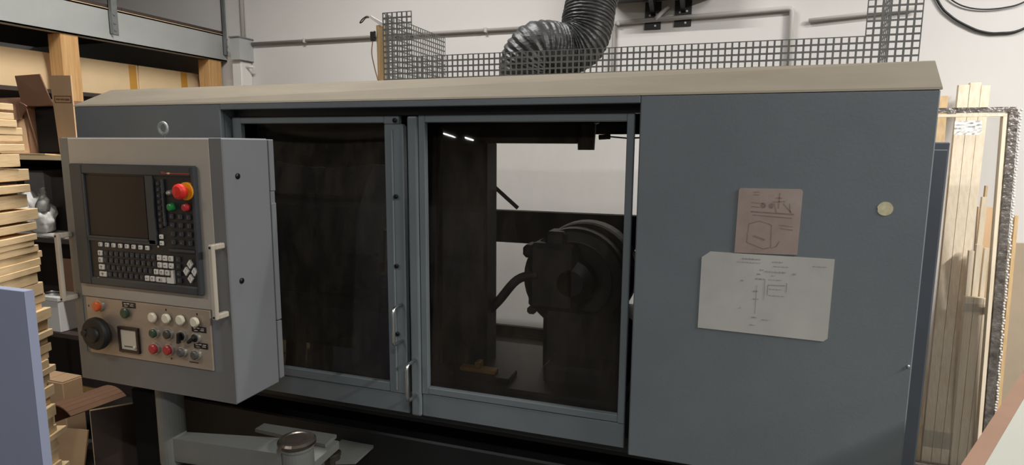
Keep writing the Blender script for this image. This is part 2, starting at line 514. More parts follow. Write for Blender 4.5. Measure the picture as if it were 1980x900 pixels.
part('base', boxes([(-2.2, MX1 - 0.01, 0.115, 1.20, 0.0, 0.50, 0.006), (-2.15, MX1 - 0.03, 0.25, 1.15, 0.50, 0.56)]), M_base)
# bolt beside the right seam
part('side_bolt', lathe([(0, 0.004), (0.003, 0.004), (0.004, 0.002)], (0.455, -0.0005, 0.971), 'y', 10), M_chrome)

# doors
def frame_rect(x0, x1, z0, z1, w, y0, y1):
    return [(x0, x0 + w, y0, y1, z0, z1, 0.002), (x1 - w, x1, y0, y1, z0, z1, 0.002), (x0 + w, x1 - w, y0, y1, z0, z0 + w, 0.002), (x0 + w, x1 - w, y0, y1, z1 - w, z1, 0.002)]

def pane(x0, x1, z0, z1, parent, m, bow=0.0):
    """tilted plastic sheet, its top leaning inwards, bowed towards the top"""
    bm = bmesh.new()
    nx, nz = 24, 28
    t = math.tan(math.radians(3.5))
    def P(i, k, off):
        u, v = i / nx, k / nz
        y = 0.056 + (z1 - z0) * v * t
        if bow:
            y += bow * (max(0.0, v - 0.55) ** 2) * (0.35 + math.sin(math.pi * min(1, u * 0.9 + 0.05)))
        return (x0 + (x1 - x0) * u, y + off, z0 + (z1 - z0) * v)
    F = [[bm.verts.new(P(i, k, 0)) for i in range(nx + 1)] for k in range(nz + 1)]
    for k in range(nz):
        for i in range(nx):
            f = bm.faces.new((F[k][i], F[k][i + 1], F[k + 1][i + 1], F[k + 1][i])); f.smooth = True
    return ob('window_pane', bm, m, parent)

def handle(x, zt, zb, y0, parent, out=0.055, r=0.0055, m=None):
    pts = [(x, y0, zt), (x, y0 - out * 0.75, zt), (x, y0 - out * 0.93, zt - 0.004), (x, y0 - out, zt - 0.014), (x, y0 - out, (zt + zb) / 2),
           (x, y0 - out, zb + 0.014), (x, y0 - out * 0.93, zb + 0.004), (x, y0 - out * 0.75, zb), (x, y0, zb)]
    h = ob('door_handle', tube(pts, r, 12), m or M_chrome, parent, label='chrome bow handle')
    return h

DY0, DY1 = 0.040, 0.060
ld = part('sliding_door', boxes([(-1.540, -1.505, DY0, DY1, 0.69, 1.57, 0.002), (-0.965, -0.901, DY0, DY1, 0.69, 1.545, 0.003), (-1.505, -0.965, DY0, DY1, 1.549, 1.57, 0.002), (-0.965, -0.914, DY0, DY1, 1.545, 1.57, 0.002),
                                 (-1.505, -0.965, DY0, DY1, 0.692, 0.722, 0.002)]), M_doorp, label='left sliding door with a dark window')
ob('door_apron', box(-1.54, -0.897, DY0 + 0.004, DY1 + 0.01, 0.625, 0.6895, 0.002), M_doorp, ld)
ob('door_stile_rib', boxes([(-0.942, -0.934, DY0 - 0.005, DY0, 0.70, 1.53, 0.002), (-0.904, -0.898, DY0 - 0.003, DY1, 0.69, 1.54, 0.001)]), M_doorp, ld)
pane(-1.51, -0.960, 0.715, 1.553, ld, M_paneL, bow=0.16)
for z, x in ((1.556, -0.930), (1.326, -0.931), (1.109, -0.934), (0.890, -0.935)):
    ob('screw', lathe([(0, 0.007), (0.004, 0.007), (0.006, 0.004)], (x + 0.006, DY0 - 0.004, z), 'y', 12), M_screw, ld)
handle(-0.915, 0.986, 0.868, DY0, ld)
rd = part('sliding_door', boxes([(-0.849, -0.827, DY0, DY1, 0.70, 1.571, 0.002), (-0.231, -0.211, DY0, DY1, 0.70, 1.571, 0.002), (-0.827, -0.231, DY0, DY1, 1.549, 1.571, 0.002), (-0.827, -0.231, DY0, DY1, 0.702, 0.724, 0.002)]), M_doorp, label='right sliding door with a large clear window')
ob('door_edge_profile', box(-0.884, -0.8505, DY0 - 0.006, DY1 + 0.005, 0.625, 1.568, 0.006, 2), M_doorp, rd)
ob('door_apron', box(-0.8495, -0.211, DY0 + 0.004, DY1 + 0.01, 0.625, 0.6995, 0.002), M_doorp, rd)
pane(-0.832, -0.226, 0.718, 1.553, rd, M_pane)
handle(-0.868, 0.813, 0.696, DY0 - 0.006, rd)

# plates and sticker on the right panel
def poly_plate(name, pts, y0, y1, m, parent, **k):
    return ob(name, prism(pts, 'y', y0, y1), m, parent, **k)
pl1 = poly_plate('drawing_plate', [(0.0535, 1.2195), (0.198, 1.2225), (0.2, 1.379), (0.196, 1.383), (0.059, 1.382), (0.0555, 1.378)], -0.0025, 0.0, M_plate2, mach, label='pinkish metal plate engraved with a worn machine drawing')
bm = bmesh.new()
Yp = -0.0029
def seg(bm, a, b, w=0.0010, y=Yp):
    a = Vector((a[0], y, a[1])); b = Vector((b[0], y, b[1]))
    d = (b - a).normalized(); n = Vector((-d.z, 0, d.x)) * w
    f = bm.faces.new([bm.verts.new(p) for p in (a - n, b - n, b + n, a + n)])
def R(u, v): return (0.0555 + 0.143 * u, 1.383 - 0.161 * v)
def line(us, w=0.0009):
    for a, b in zip(us, us[1:]): seg(bm, R(*a), R(*b), w)
line([(0.2, 0.55), (0.36, 0.50), (0.52, 0.54), (0.56, 0.56), (0.57, 0.9), (0.45, 0.93), (0.18, 0.84), (0.2, 0.55)])
line([(0.28, 0.73), (0.47, 0.79)], 0.002)
line([(0.70, 0.80), (0.66, 0.88), (0.58, 0.91)])
line([(0.22, 0.36), (0.9, 0.38)], 0.0014); line([(0.25, 0.41), (0.88, 0.44)], 0.0008); line([(0.68, 0.55), (0.9, 0.57)], 0.0008); line([(0.7, 0.6), (0.9, 0.62)], 0.0008)
line([(0.22, 0.22), (0.4, 0.23)]); line([(0.22, 0.28), (0.36, 0.29)])
line([(0.66, 0.06), (0.65, 0.3)], 0.0011); line([(0.55, 0.2), (0.75, 0.19)]); line([(0.6, 0.14), (0.70, 0.14)]); line([(0.72, 0.22), (0.86, 0.36)], 0.0008); line([(0.82, 0.22), (0.84, 0.36)], 0.0007); line([(0.58, 0.22), (0.62, 0.36)], 0.0008)
line([(0.24, 0.06), (0.34, 0.06)], 0.0007); line([(0.24, 0.10), (0.34, 0.10)], 0.0007)
for cu in (0.41, 0.54):
    for r in (0.02, 0.036):
        line([(cu + r * math.cos(t * math.pi / 6), 0.26 + r * math.sin(t * math.pi / 6)) for t in range(13)], 0.0011)
ob('engraved_drawing', bm, M_print2, pl1, kind='stuff')
pl2 = poly_plate('lubrication_plate', [(-0.025, 1.016), (0.270, 1.0115), (0.279, 1.0195), (0.2805, 1.217), (-0.004, 1.2185), (-0.024, 1.203)], -0.002, 0.0, M_plate, mach, label='wide pale metal plate with faded print and clipped corner')
bm = bmesh.new()
Yp = -0.0024
random.seed(3)
def R(u, v): return (-0.024 + 0.303 * u, 1.217 - 0.2 * v)
for (u0, u1, v, w) in ((0.32, 0.46, 0.055, .0012), (0.55, 0.63, 0.075, .0010), (0.28, 0.46, 0.10, .0007), (0.56, 0.68, 0.13, .0007), (0.46, 0.49, 0.185, .0012), (0.50, 0.66, 0.20, .0014), (0.71, 0.735, 0.21, .0018), (0.44, 0.47, 0.24, .0010), (0.55, 0.58, 0.25, .001), (0.43, 0.50, 0.30, .0012), (0.53, 0.63, 0.30, .0007), (0.32, 0.34, 0.335, .0016), (0.54, 0.64, 0.42, .0007), (0.54, 0.66, 0.50, .0007), (0.42, 0.46, 0.46, .0014), (0.42, 0.47, 0.56, .0009), (0.42, 0.46, 0.80, .0010), (0.50, 0.56, 0.82, .0007), (0.41, 0.45, 0.90, .0009), (0.85, 0.95, 0.10, .0006), (0.32, 0.33, 0.69, .0014)):
    u = u0
    while u < u1:
        du = random.uniform(0.010, 0.03)
        seg(bm, R(u, v), R(min(u + du, u1), v + 0.002), w); u += du + 0.006
for a, b in (((0.53, 0.37), (0.53, 0.50)), ((0.67, 0.33), (0.67, 0.45)), ((0.53, 0.37), (0.66, 0.365)), ((0.505, 0.30), (0.505, 0.56)), ((0.445, 0.38), (0.445, 0.75))):
    seg(bm, R(*a), R(*b), 0.0007)
ob('faded_print', bm, M_print, pl2, kind='stuff')
bm = bmesh.new()
pts = []
for k in range(28):
    a = 2 * math.pi * k / 28
    r = 0.0165 * (1 - (0.08 if 13 < k < 16 else 0) + 0.008 * math.sin(7 * a))
    pts.append((0.376 + r * math.cos(a), 1.343 + r * 0.98 * math.sin(a)))
poly_plate('round_sticker', pts, -0.0012, 0.0, M_cream, mach, label='round cream sticker')

# perforated guard on the roof
PI_ = 0.0172; HB = 0.0024; TH = 0.0015
def perforated(cols, u0, axis, v0, at, sign=1):
    """cols: rows of holes per column; axis 'x' (sheet in xz at y=at) or 'y' (sheet in yz at x=at)"""
    bm = bmesh.new()
    def P(u, w, z): return (u, at + w, z) if axis == 'x' else (at + w, u, z)
    for c, nr in enumerate(cols):
        for r in range(nr):
            a, b = u0 + c * PI_, u0 + (c + 1) * PI_
            z, e = v0 + r * PI_, v0 + (r + 1) * PI_
            O = [(a, z), (b, z), (b, e), (a, e)]
            I = [(a + HB, z + HB), (b - HB, z + HB), (b - HB, e - HB), (a + HB, e - HB)]
            f = {}
            for w in (0, TH):
                f[w] = ([bm.verts.new(P(u, w, q)) for u, q in O], [bm.verts.new(P(u, w, q)) for u, q in I])
                for k in range(4):
                    bm.faces.new((f[w][0][k], f[w][0][(k + 1) % 4], f[w][1][(k + 1) % 4], f[w][1][k]))
            for k in range(4):
                bm.faces.new((f[0][1][k], f[0][1][(k + 1) % 4], f[TH][1][(k + 1) % 4], f[TH][1][k]))
    bmesh.ops.remove_doubles(bm, verts=list(bm.verts), dist=1e-5)
    return bm
GX, GY, GZ = -1.026, 0.150, ZR + 0.006
NC = 86
guard = part('roof_guard', perforated([12] * 6 + [4] * (NC - 13) + [12] * 7, GX, 'x', GZ, GY), M_guard, label='perforated steel guard of square holes round the roof')
ob('side_sheet', perforated([12] * 27, GY + 0.002, 'y', GZ, GX + 0.0005), M_guard, guard)
ob('side_sheet', perforated([12] * 5, GY + 0.002, 'y', GZ, GX + (NC - 4) * PI_ - 0.001), M_guard, guard)
ob('fixing_flange', boxes([(GX, GX + NC * PI_, GY - 0.0005, GY + 0.03, ZR + 0.0005, ZR + 0.0025), (GX, GX + NC * PI_, GY - 0.0005, GY + 0.001, ZR + 0.0005, GZ)]), M_guard, guard)
for x in (-0.6, -0.1, 0.3):
    ob('flange_bolt', lathe([(0, 0.006), (0.004, 0.006), (0.005, 0.003)], (x, GY + 0.015, ZR + 0.0025), 'z', 8), M_screw, guard)

# what shows through the windows
whl = part('wheel_head', lathe([(-0.10, 0.20), (0.0, 0.20), (0.015, 0.19), (0.02, 0.155), (0.022, 0.15), (0.005, 0.145), (0.0, 0.09), (0.05, 0.085), (0.07, 0.05)], (-0.495, 0.62, 0.975), 'y', 40), M_iron, label='round dark wheel guard inside the machine')
ob('guard_rim', lathe([(-0.10, 0.205), (-0.02, 0.205), (0.0, 0.2)], (-0.475, 0.70, 0.985), 'y', 40), M_iron, whl)
ob('head_block', boxes([(-0.66, -0.47, 0.55, 0.72, 0.86, 1.12, 0.02), (-0.685, -0.64, 0.56, 0.66, 1.06, 1.11, 0.012), (-0.60, -0.52, 0.57, 0.68, 1.10, 1.165, 0.012), (-0.665, -0.63, 0.56, 0.64, 0.84, 0.87, 0.008)]), M_iron, whl)
ob('pedestal', boxes([(-0.60, -0.25, 0.55, 0.80, 0.601, 0.86, 0.02), (-0.56, -0.3, 0.42, 0.56, 0.601, 0.70, 0.015)]), M_iron, whl)
part('motor', lathe([(0.0, 0.030), (0.09, 0.034), (0.095, 0.045), (0.2, 0.045)], (-0.445, 0.55, 1.470), 'z', 20), M_iron, label='small dark motor hanging under the top rail')
part('motor_plug', tube([(-0.40, 0.55, 1.515), (-0.365, 0.55, 1.517), (-0.36, 0.55, 1.517)], 0.009, 8), M_rubber)
part('motor_cable', tube([(-0.36, 0.55, 1.517), (-0.30, 0.55, 1.512), (-0.22, 0.55, 1.515), (-0.17, 0.55, 1.512)], 0.003, 6), M_rubber)
part('diagonal_strut', tube([(-0.86, 0.61, 1.36), (-0.72, 0.61, 1.245)], 0.008, 8), M_unit)
part('coolant_hose', tube(spline([(-0.86, 0.55, 0.80), (-0.78, 0.55, 0.88), (-0.70, 0.55, 0.975), (-0.62, 0.56, 1.0)], 6), 0.018, 10), M_rubber)
part('work_table', boxes([(-0.98, -0.25, 0.30, 0.80, 0.601, 0.64, 0.01), (-0.90, -0.66, 0.34, 0.44, 0.64, 0.66, 0.004)]), M_iron)
part('rest_arm', boxes([(-0.86, -0.72, 0.36, 0.40, 0.66, 0.675, 0.003), (-0.80, -0.78, 0.36, 0.40, 0.675, 0.70, 0.003)]), M_brass)
part('spindle_stock', lathe([(0, 0.07), (0.12, 0.07), (0.13, 0.05), (0.2, 0.05), (0.21, 0.02)], (-1.36, 0.36, 1.0), 'x', 24), M_iron)
part('spindle_bed', box(-1.52, -1.0, 0.26, 0.44, 0.601, 0.90, 0.02), M_iron)

# ------------------------------------------------------------------ control pendant
PX0, PX1, PY0, PY1, PZ0, PZ1 = -1.840, -1.240, -0.320, -0.125, 0.756, 1.498
pend = thing('control_pendant', 'grey control pendant with screen, keyboard and push buttons on a swivel arm', 'control panel', (-1.13, -0.2, 0.0))
def pp(name, bm, m, parent=pend, **k):
    return ob(name, bm, m, parent, **k)
pp('housing', box(PX0, PX1, PY0, PY1 - 0.02, PZ0, PZ1, 0.004), M_pend)
pp('rear_cover', boxes([(PX0 - 0.003, PX1 + 0.003, PY1 - 0.0195, PY1, PZ0 + 0.012, 0.95, 0.002), (PX0 - 0.003, PX1 + 0.003, PY1 - 0.0195, PY1, 0.953, 1.31, 0.002), (PX0 - 0.003, PX1 + 0.003, PY1 - 0.0195, PY1, 1.345, PZ1 - 0.002, 0.002), (PX0, PX1, PY1 - 0.0195, PY1 - 0.002, 1.31, 1.345)]), M_pend)
pp('front_frame', boxes([(PX0 + 0.001, PX1 - 0.001, PY0 - 0.0015, PY0, PZ0 + 0.002, 0.846), (PX0 + 0.001, -1.806, PY0 - 0.0015, PY0, 0.846, PZ1 - 0.002), (-1.281, PX1 - 0.001, PY0 - 0.0015, PY0, 0.846, PZ1 - 0.002)]), M_pendf)
pp('upper_panel', box(-1.805, -1.282, PY0 - 0.0025, PY0, 1.024, PZ1 - 0.003, 0.001), M_beige, label='beige upper panel')
lowp = pp('button_panel', box(-1.786, -1.312, PY0 - 0.006, PY0, 0.848, 1.0225, 0.001), M_beige2, label='brushed lower panel with push buttons')
for y, z in ((-0.271, 1.395), (-0.278, 1.104)):
    pp('side_screw', lathe([(0, 0.008), (0.003, 0.008), (0.005, 0.004)], (PX1, y, z), 'x', 12), M_screw)
pp('lifting_eye', tube([(-1.522 + 0.0, -0.245, PZ1), (-1.522, -0.245, 1.51)] + [(-1.522 + 0.018 * 0 + 0.016 * math.sin(t), -0.245, 1.522 - 0.016 * math.cos(t) + 0.004) for t in [k * math.pi / 7 for k in range(1, 14)]] + [(-1.521, -0.245, 1.511)], 0.0042, 8), M_galv)
def bar_handle(x):
    h = pp('grab_handle', boxes([(x - 0.008, x + 0.008, PY0 - 0.048, PY0 - 0.036, 1.012, 1.218, 0.003), (x - 0.008, x + 0.008, PY0 - 0.0365, PY0 - 0.0015, 1.202, 1.218, 0.003), (x - 0.008, x + 0.008, PY0 - 0.0365, PY0 - 0.0015, 1.012, 1.028, 0.003)]), M_handle, label='beige grab handle')
    for z in (1.21, 1.02):
        ob('handle_screw', lathe([(0, 0.003), (0.0015, 0.003)], (x, PY0 - 0.048, z), 'y', 8), M_screw, h)
bar_handle(-1.254); bar_handle(-1.828)

# screen and keyboard unit
BX0, BX1, BZ0, BZ1 = -1.790, -1.322, 1.066, 1.423
BY = PY0 - 0.018
unit = pp('control_unit', boxes([(BX0, BX0 + 0.052, BY, PY0 - 0.003, BZ0, BZ1, 0.004), (BX1 - 0.016, BX1, BY, PY0 - 0.003, BZ0, BZ1, 0.004), (BX0 + 0.05, BX1 - 0.015, BY, PY0 - 0.003, BZ1 - 0.030, BZ1, 0.004), (BX0 + 0.05, BX1 - 0.015, BY, PY0 - 0.003, BZ0, BZ0 + 0.024, 0.004),
                                 (-1.503, -1.474, BY + 0.002, PY0 - 0.003, 1.20, 1.394, 0.002), (-1.741, -1.474, BY + 0.002, PY0 - 0.003, 1.198, 1.214, 0.002)]), M_bezel, label='dark screen and keyboard unit')
def kp(name, bm, m, **k):
    return ob(name, bm, m, unit, **k)
kp('face_plate', box(BX0 + 0.05, BX1 - 0.014, BY + 0.006, PY0 - 0.003, BZ0 + 0.02, BZ1 - 0.03), M_well)
kp('screen', box(-1.731, -1.5055, BY + 0.0035, BY + 0.006, 1.215, 1.390, 0.001), M_screen, label='dark switched-off screen')
kp('screen_frame', boxes([(-1.739, -1.7315, BY - 0.001, BY + 0.006, 1.211, 1.394, 0.001), (-1.739, -1.503, BY - 0.001, BY + 0.006, 1.2075, 1.2145, 0.001)]), M_bezel)
kp('divider_ridge', boxes([(-1.442, -1.434, BY - 0.001, BY + 0.006, 1.255, 1.385, 0.001), (-1.477, -1.471, BY - 0.001, BY + 0.006, 1.2, 1.385, 0.001), (-1.43, -1.337, BY - 0.001, BY + 0.006, 1.185, 1.192, 0.001)]), M_bezel)
KY = BY + 0.002
def key_mesh(w, h, m, d=0.006):
    return mesh_of(box(-w / 2, w / 2, -0.002, d - 0.002, -h / 2, h / 2, 0.0014), m, 'key')
kw = key_mesh(0.0158, 0.0150, M_keyw); kd = key_mesh(0.0150, 0.0140, M_keyd)
ks = key_mesh(0.012, 0.011, M_keyd); kf = key_mesh(0.0135, 0.012, M_keyw)
leg = bmesh.new(); legd = bmesh.new()
random.seed(11)
def legend(b, x, z, w):
    y = KY - 0.0024
    f = random.choice((0, 1, 2))
    for (u0, u1, v0, v1) in (((-.5, .5, -.12, .12),), ((-.3, .3, .2, .4), (-.3, .3, -.4, -.2), (-.3, -.1, -.4, .4)), ((-.1, .1, -.5, .5), (-.4, .4, .2, .4)))[f]:
        bm_box(b, x + u0 * w, x + u1 * w, y, y + 0.0005, z + v0 * 0.008, z + v1 * 0.008)
for i in range(8):
    x = -1.6913 + i * (0.1805 / 7)
    inst(kf, 'key', (x, KY, 1.1892), unit); legend(leg, x, 1.1892, 0.007)
for (x, z, w) in ((-1.6953, 1.1636, .0158), (-1.6957, 1.1432, .0158), (-1.6935, 1.1222, .021), (-1.6909, 1.1011, .027)):
    inst(key_mesh(w, 0.0150, M_keyw) if w > 0.016 else kw, 'key', (x, KY, z), unit); legend(leg, x, z, w * 0.5)
for x, z in ((-1.469, 1.164), (-1.448, 1.164), (-1.427, 1.164), (-1.469, 1.1434), (-1.4484, 1.1434), (-1.4274, 1.1434), (-1.4842, 1.1228), (-1.4635, 1.1228), (-1.4428, 1.1228), (-1.5199, 1.1013), (-1.4995, 1.1013)):
    inst(kw, 'key', (x, KY, z), unit); legend(leg, x, z, 0.007)
inst(key_mesh(0.036, 0.0150, M_keyw), 'key', (-1.4684, KY, 1.1011), unit); legend(leg, -1.4684, 1.1011, 0.02)
kp('key', prism([(-1.4445, 1.0935), (-1.4195, 1.0935), (-1.4195, 1.131), (-1.4285, 1.131), (-1.4285, 1.1095), (-1.4445, 1.1095)], 'y', KY - 0.002, KY + 0.004), M_keyw)
for (x, z) in ((-1.3592, 1.153), (-1.3743, 1.1322), (-1.3449, 1.1326), (-1.3602, 1.1122)):
    kp('arrow_key', prism([(x - 0.0095, z), (x, z - 0.0125), (x + 0.0095, z), (x, z + 0.0125)], 'y', KY - 0.002, KY + 0.004), M_keyw); legend(leg, x, z, 0.003)
for x0, x1, z, n in ((-1.673, -1.4898, 1.1638, 10), (-1.6754, -1.4891, 1.1436, 10), (-1.6689, -1.5052, 1.1226, 9), (-1.664, -1.5397, 1.1018, 7)):
    for i in range(n):
        x = x0 + (x1 - x0) * i / (n - 1)
        if z > 1.15 and i == n - 1: x -= 0.002
        inst(kd, 'key', (x, KY + 0.001, z), unit); legend(legd, x, z, 0.005)
for z in (1.1633, 1.1432, 1.1231, 1.103):
    inst(kd, 'key', (-1.4014, KY + 0.001, z), unit); legend(legd, -1.4014, z, 0.007)
for i in range(8):
    z = 1.3726 - i * (0.1182 / 7)
    inst(ks, 'soft_key', (-1.4545, KY + 0.001, z), unit); legend(legd, -1.4545, z, 0.004)
for z in (1.2244, 1.2062):
    inst(key_mesh(0.0125, 0.0125, M_keyw), 'soft_key', (-1.456, KY, z), unit); legend(leg, -1.456, z, 0.006)
for i in range(3):
    for k in range(4):
        x, z = -1.4135 + i * 0.030, 1.283 - k * 0.024
        inst(kd, 'jog_key', (x, KY + 0.001, z), unit); legend(legd, x, z, 0.005)
kp('key_legends', leg, M_keyl, kind='stuff'); kp('dark_key_legends', legd, M_keyl2, kind='stuff')
# emergency stop and buttons on the unit
kp('stop_collar', lathe([(0, 0.0245), (0.009, 0.0245), (0.0098, 0.0235), (0.0098, 0.012)], (-1.3515, BY + 0.006, 1.3546), 'y', 32), M_yellow, label='yellow emergency stop ring')
kp('emergency_stop', lathe([(0.004, 0.012), (0.018, 0.012), (0.019, 0.0185), (0.026, 0.0215), (0.032, 0.0205), (0.037, 0.015), (0.0385, 0.001)], (-1.3535, BY + 0.006, 1.3546), 'y', 32), M_red, label='red mushroom emergency stop')
kp('start_button', lathe([(0, 0.011), (0.004, 0.011), (0.012, 0.0095), (0.014, 0.006)], (-1.4106, BY + 0.006, 1.3094), 'y', 20), M_green, label='green start button')
kp('halt_button', lathe([(0, 0.011), (0.004, 0.011), (0.012, 0.0095), (0.014, 0.006)], (-1.3578, BY + 0.006, 1.31), 'y', 20), M_dred, label='red stop button')
kp('key_switch', lathe([(0, 0.008), (0.008, 0.007), (0.012, 0.004)], (-1.4145, BY + 0.006, 1.3482), 'y', 14), M_collar)
kp('brand_mark', boxes([(-1.436, -1.337, BY - 0.0006, BY, 1.4005, 1.4025), (-1.436, -1.426, BY - 0.0006, BY, 1.4035, 1.4055)]), M_logo)
kp('brand_mark', prism([(-1.418, 1.402), (-1.410, 1.3985), (-1.403, 1.402), (-1.410, 1.4045)], 'y', BY - 0.0009, BY), M_logo2)
kp('corner_screw', lathe([(0, 0.003), (0.0015, 0.003)], (-1.468, BY + 0.002, 1.196), 'y', 8), M_chrome)
kp('corner_screw', lathe([(0, 0.003), (0.0015, 0.003)], (-1.713, BY + 0.004, 1.087), 'y', 8), M_chrome)

# push buttons of the lower panel
LY = PY0 - 0.006
def lp(name, bm, m, **k):
    return ob(name, bm, m, lowp, **k)
def button(x, z, m, r=0.0135, h=0.016, label=None, collar=True, name='push_button'):
    if collar:
        lp('button_collar', lathe([(0, r + 0.003), (0.007, r + 0.002), (0.008, r)], (x, LY, z), 'y', 20), M_collar)
    lp(name, lathe([(0.006, r - 0.001), (h - 0.003, r - 0.0005), (h, r - 0.004), (h, 0.001)], (x, LY, z), 'y', 20), m, label=label)
button(-1.727, 1.0, M_orange, 0.0155, 0.018, 'orange indicator lamp', name='indicator_lamp')
button(-1.6217, 0.9885, M_dgreen, 0.0165, 0.013, 'dark knob under the black label', collar=False, name='selector_knob')
for x, z in ((-1.514, 0.986), (-1.4625, 0.988), (-1.4105, 0.9887), (-1.3585, 0.9879)):
    button(x, z, M_ivory, 0.0155, 0.014, 'ivory push button', collar=False)
button(-1.515, 0.9393, M_dgreen, label='dark green push button')
button(-1.4625, 0.9415, M_olive, label='olive push button')
button(-1.517, 0.8925, M_dred, 0.015, 0.018, 'red push button')
button(-1.4635, 0.8954, M_dred, 0.015, 0.018, 'red push button')
button(-1.4165, 0.8932, M_greyb, label='grey push button')
button(-1.3655, 0.8916, M_greyb, label='grey push button')
def selector(x, z, ang):
    button(x, z, M_rubber, 0.0135, 0.010, name='selector_switch')
    b = box(-0.0045, 0.0045, -0.012, 0.0, -0.019, 0.012, 0.002)
    bmesh.ops.rotate(b, verts=list(b.verts), cent=(0, 0, 0), matrix=Matrix.Rotation(ang, 3, 'Y'))
    bmesh.ops.translate(b, verts=list(b.verts), vec=(x, LY - 0.010, z))
    lp('selector_lever', b, M_rubber)
selector(-1.412, 0.9415, 0.1); selector(-1.3640, 0.9405, 0.9)
for x, z, w in ((-1.6113, 1.0125, 0.052), (-1.3531, 0.9655, 0.052), (-1.350, 0.9180, 0.050)):
    o = lp('label_plate', box(x - w / 2, x + w / 2, LY - 0.0015, LY, z - 0.0085, z + 0.0085, 0.0005), M_labelb)
bm = bmesh.new()
for x, z in ((-1.6113, 1.0125), (-1.3531, 0.9655), (-1.350, 0.918)):
    for (a, b, c, d) in ((-.018, -.010, .001, .004), (-.007, .003, .002, .005), (-.016, -.004, -.005, -.003), (.006, .018, -.003, -.001), (.008, .019, .002, .004)):
        bm_box(bm, x + a, x + b, LY - 0.002, LY - 0.0015, z + c, z + d)
lp('label_lettering', bm, M_labelw, kind='stuff')
bm = bmesh.new()
for k in range(7):
    bm_box(bm, -1.396 + k * 0.0048, -1.3925 + k * 0.0048, LY - 0.0004, LY, 0.8635, 0.8675)
for x, z in ((-1.470, 1.011), (-1.357, 1.009), (-1.463, 0.867), (-1.652, 0.866), (-1.776, 0.995)):
    bm_box(bm, x - 0.002, x + 0.002, LY - 0.0006, LY, z - 0.003, z + 0.003)
lp('panel_marks', bm, M_meter, kind='stuff')
lp('hand_wheel', lathe([(0, 0.018), (0.014, 0.018), (0.016, 0.046), (0.022, 0.049), (0.032, 0.049), (0.038, 0.045), (0.038, 0.024), (0.044, 0.022), (0.046, 0.01)], (-1.7175, LY, 0.922), 'y', 36), M_rubber, label='black round hand wheel')
lp('crank_knob', tube([(-1.745, LY - 0.036, 0.925), (-1.745, LY - 0.042, 0.925), (-1.745, LY - 0.048, 0.925)], [0.010, 0.011, 0.009], 14), M_rubber)
mt = lp('meter', boxes([(-1.6575, -1.578, LY - 0.008, LY, 0.8675, 0.876, 0.001), (-1.6575, -1.578, LY - 0.008, LY, 0.937, 0.9455, 0.001), (-1.6575, -1.6495, LY - 0.008, LY, 0.876, 0.937, 0.001), (-1.587, -1.578, LY - 0.008, LY, 0.876, 0.937, 0.001)]), M_meter)
lp('meter_face', box(-1.6495, -1.587, LY - 0.004, LY - 0.0005, 0.876, 0.937), M_meterf)
lp('meter_scale', boxes([(-1.638, -1.602, LY - 0.0048, LY - 0.0041, 0.884, 0.8875)]), M_greyb)
lp('meter_screw', lathe([(0, 0.005), (0.003, 0.005), (0.004, 0.003)], (-1.597, LY - 0.004, 0.886), 'y', 10), M_ivory)
# arm carrying the pendant
pp('arm_column', lathe([(0.487, 0.036), (0.492, 0.039), (0.756, 0.039)], (-1.575, -0.245, 0.0), 'z', 28), M_arm)
pp('swivel_arm', prism([(-1.56, -0.272), (-1.17, -0.238), (-1.17, -0.142), (-1.56, -0.226)], 'z', 0.505, 0.58), M_arm)
pv = pp('pivot_post', lathe([(0.10, 0.048), (0.578, 0.048), (0.584, 0.050), (0.592, 0.050)], (-1.150, -0.190, 0.0), 'z', 32), M_arm)
ob('pivot_cap', lathe([(0.592, 0.052), (0.596, 0.056), (0.604, 0.056), (0.610, 0.050), (0.611, 0.04), (0.609, 0.036), (0.609, 0.001)], (-1.150, -0.190, 0.0), 'z', 32), M_cap, pv)
pp('lower_arm', prism([(-1.431, -0.008), (-1.148, 0.004), (-1.143, -0.065), (-1.431, -0.052)], 'z', 0.518, 0.53), M_arm)
pp('lower_link', prism([(-1.19, -0.18), (-1.12, -0.18), (-1.13, -0.01), (-1.18, -0.01)], 'z', 0.49, 0.517), M_arm)
pp('lower_pivot', lathe([(0.40, 0.028), (0.462, 0.028), (0.464, 0.031), (0.470, 0.031), (0.474, 0.026), (0.475, 0.001)], (-1.160, -0.01, 0.0), 'z', 28), M_cap)
pp('arm_bracket', prism([(-1.205, 0.1145), (-1.078, 0.1145), (-1.076, 0.0), (-1.19, -0.045), (-1.21, -0.02)], 'z', 0.44, 0.45), M_arm)

# ------------------------------------------------------------------ duct above the machine
dpath = [(-0.640, 0.47, 1.685), (-0.645, 0.45, 1.755), (-0.600, 0.45, 1.815), (-0.525, 0.52, 1.815), (-0.468, 0.56, 1.860), (-0.450, 0.60, 1.985), (-0.425, 0.66, 2.15), (-0.35, 0.85, 2.55), (-0.30, 1.0, 3.2), (-0.30, 1.0, 3.8)]
sp = spline(dpath, 84)
duct = bmesh.new()
rad = []
s = 0.0
for i, p in enumerate(sp):
    if i: s += (p - sp[i - 1]).length
    rad.append(0.089 * (1 + 0.026 * math.sin(2 * math.pi * s / 0.0125) + 0.012 * math.sin(s * 61 + 1.3) + 0.008 * math.sin(s * 143)))
dt = thing('exhaust_duct', 'black ribbed flexible exhaust hose bending up from the machine roof', 'duct', (-0.64, 0.47, 1.684))
rings(duct, sp, rad, 40)
random.seed(5)
for v in duct.verts:
    v.co += Vector((random.uniform(-1, 1), random.uniform(-1, 1), random.uniform(-1, 1))) * 0.0012
ob('hose', duct, M_duct, dt)
ob('outlet_collar', lathe([(1.6845, 0.098), (1.70, 0.098), (1.703, 0.092), (1.72, 0.092)], (-0.64, 0.47, 0), 'z', 36), M_guard, dt)

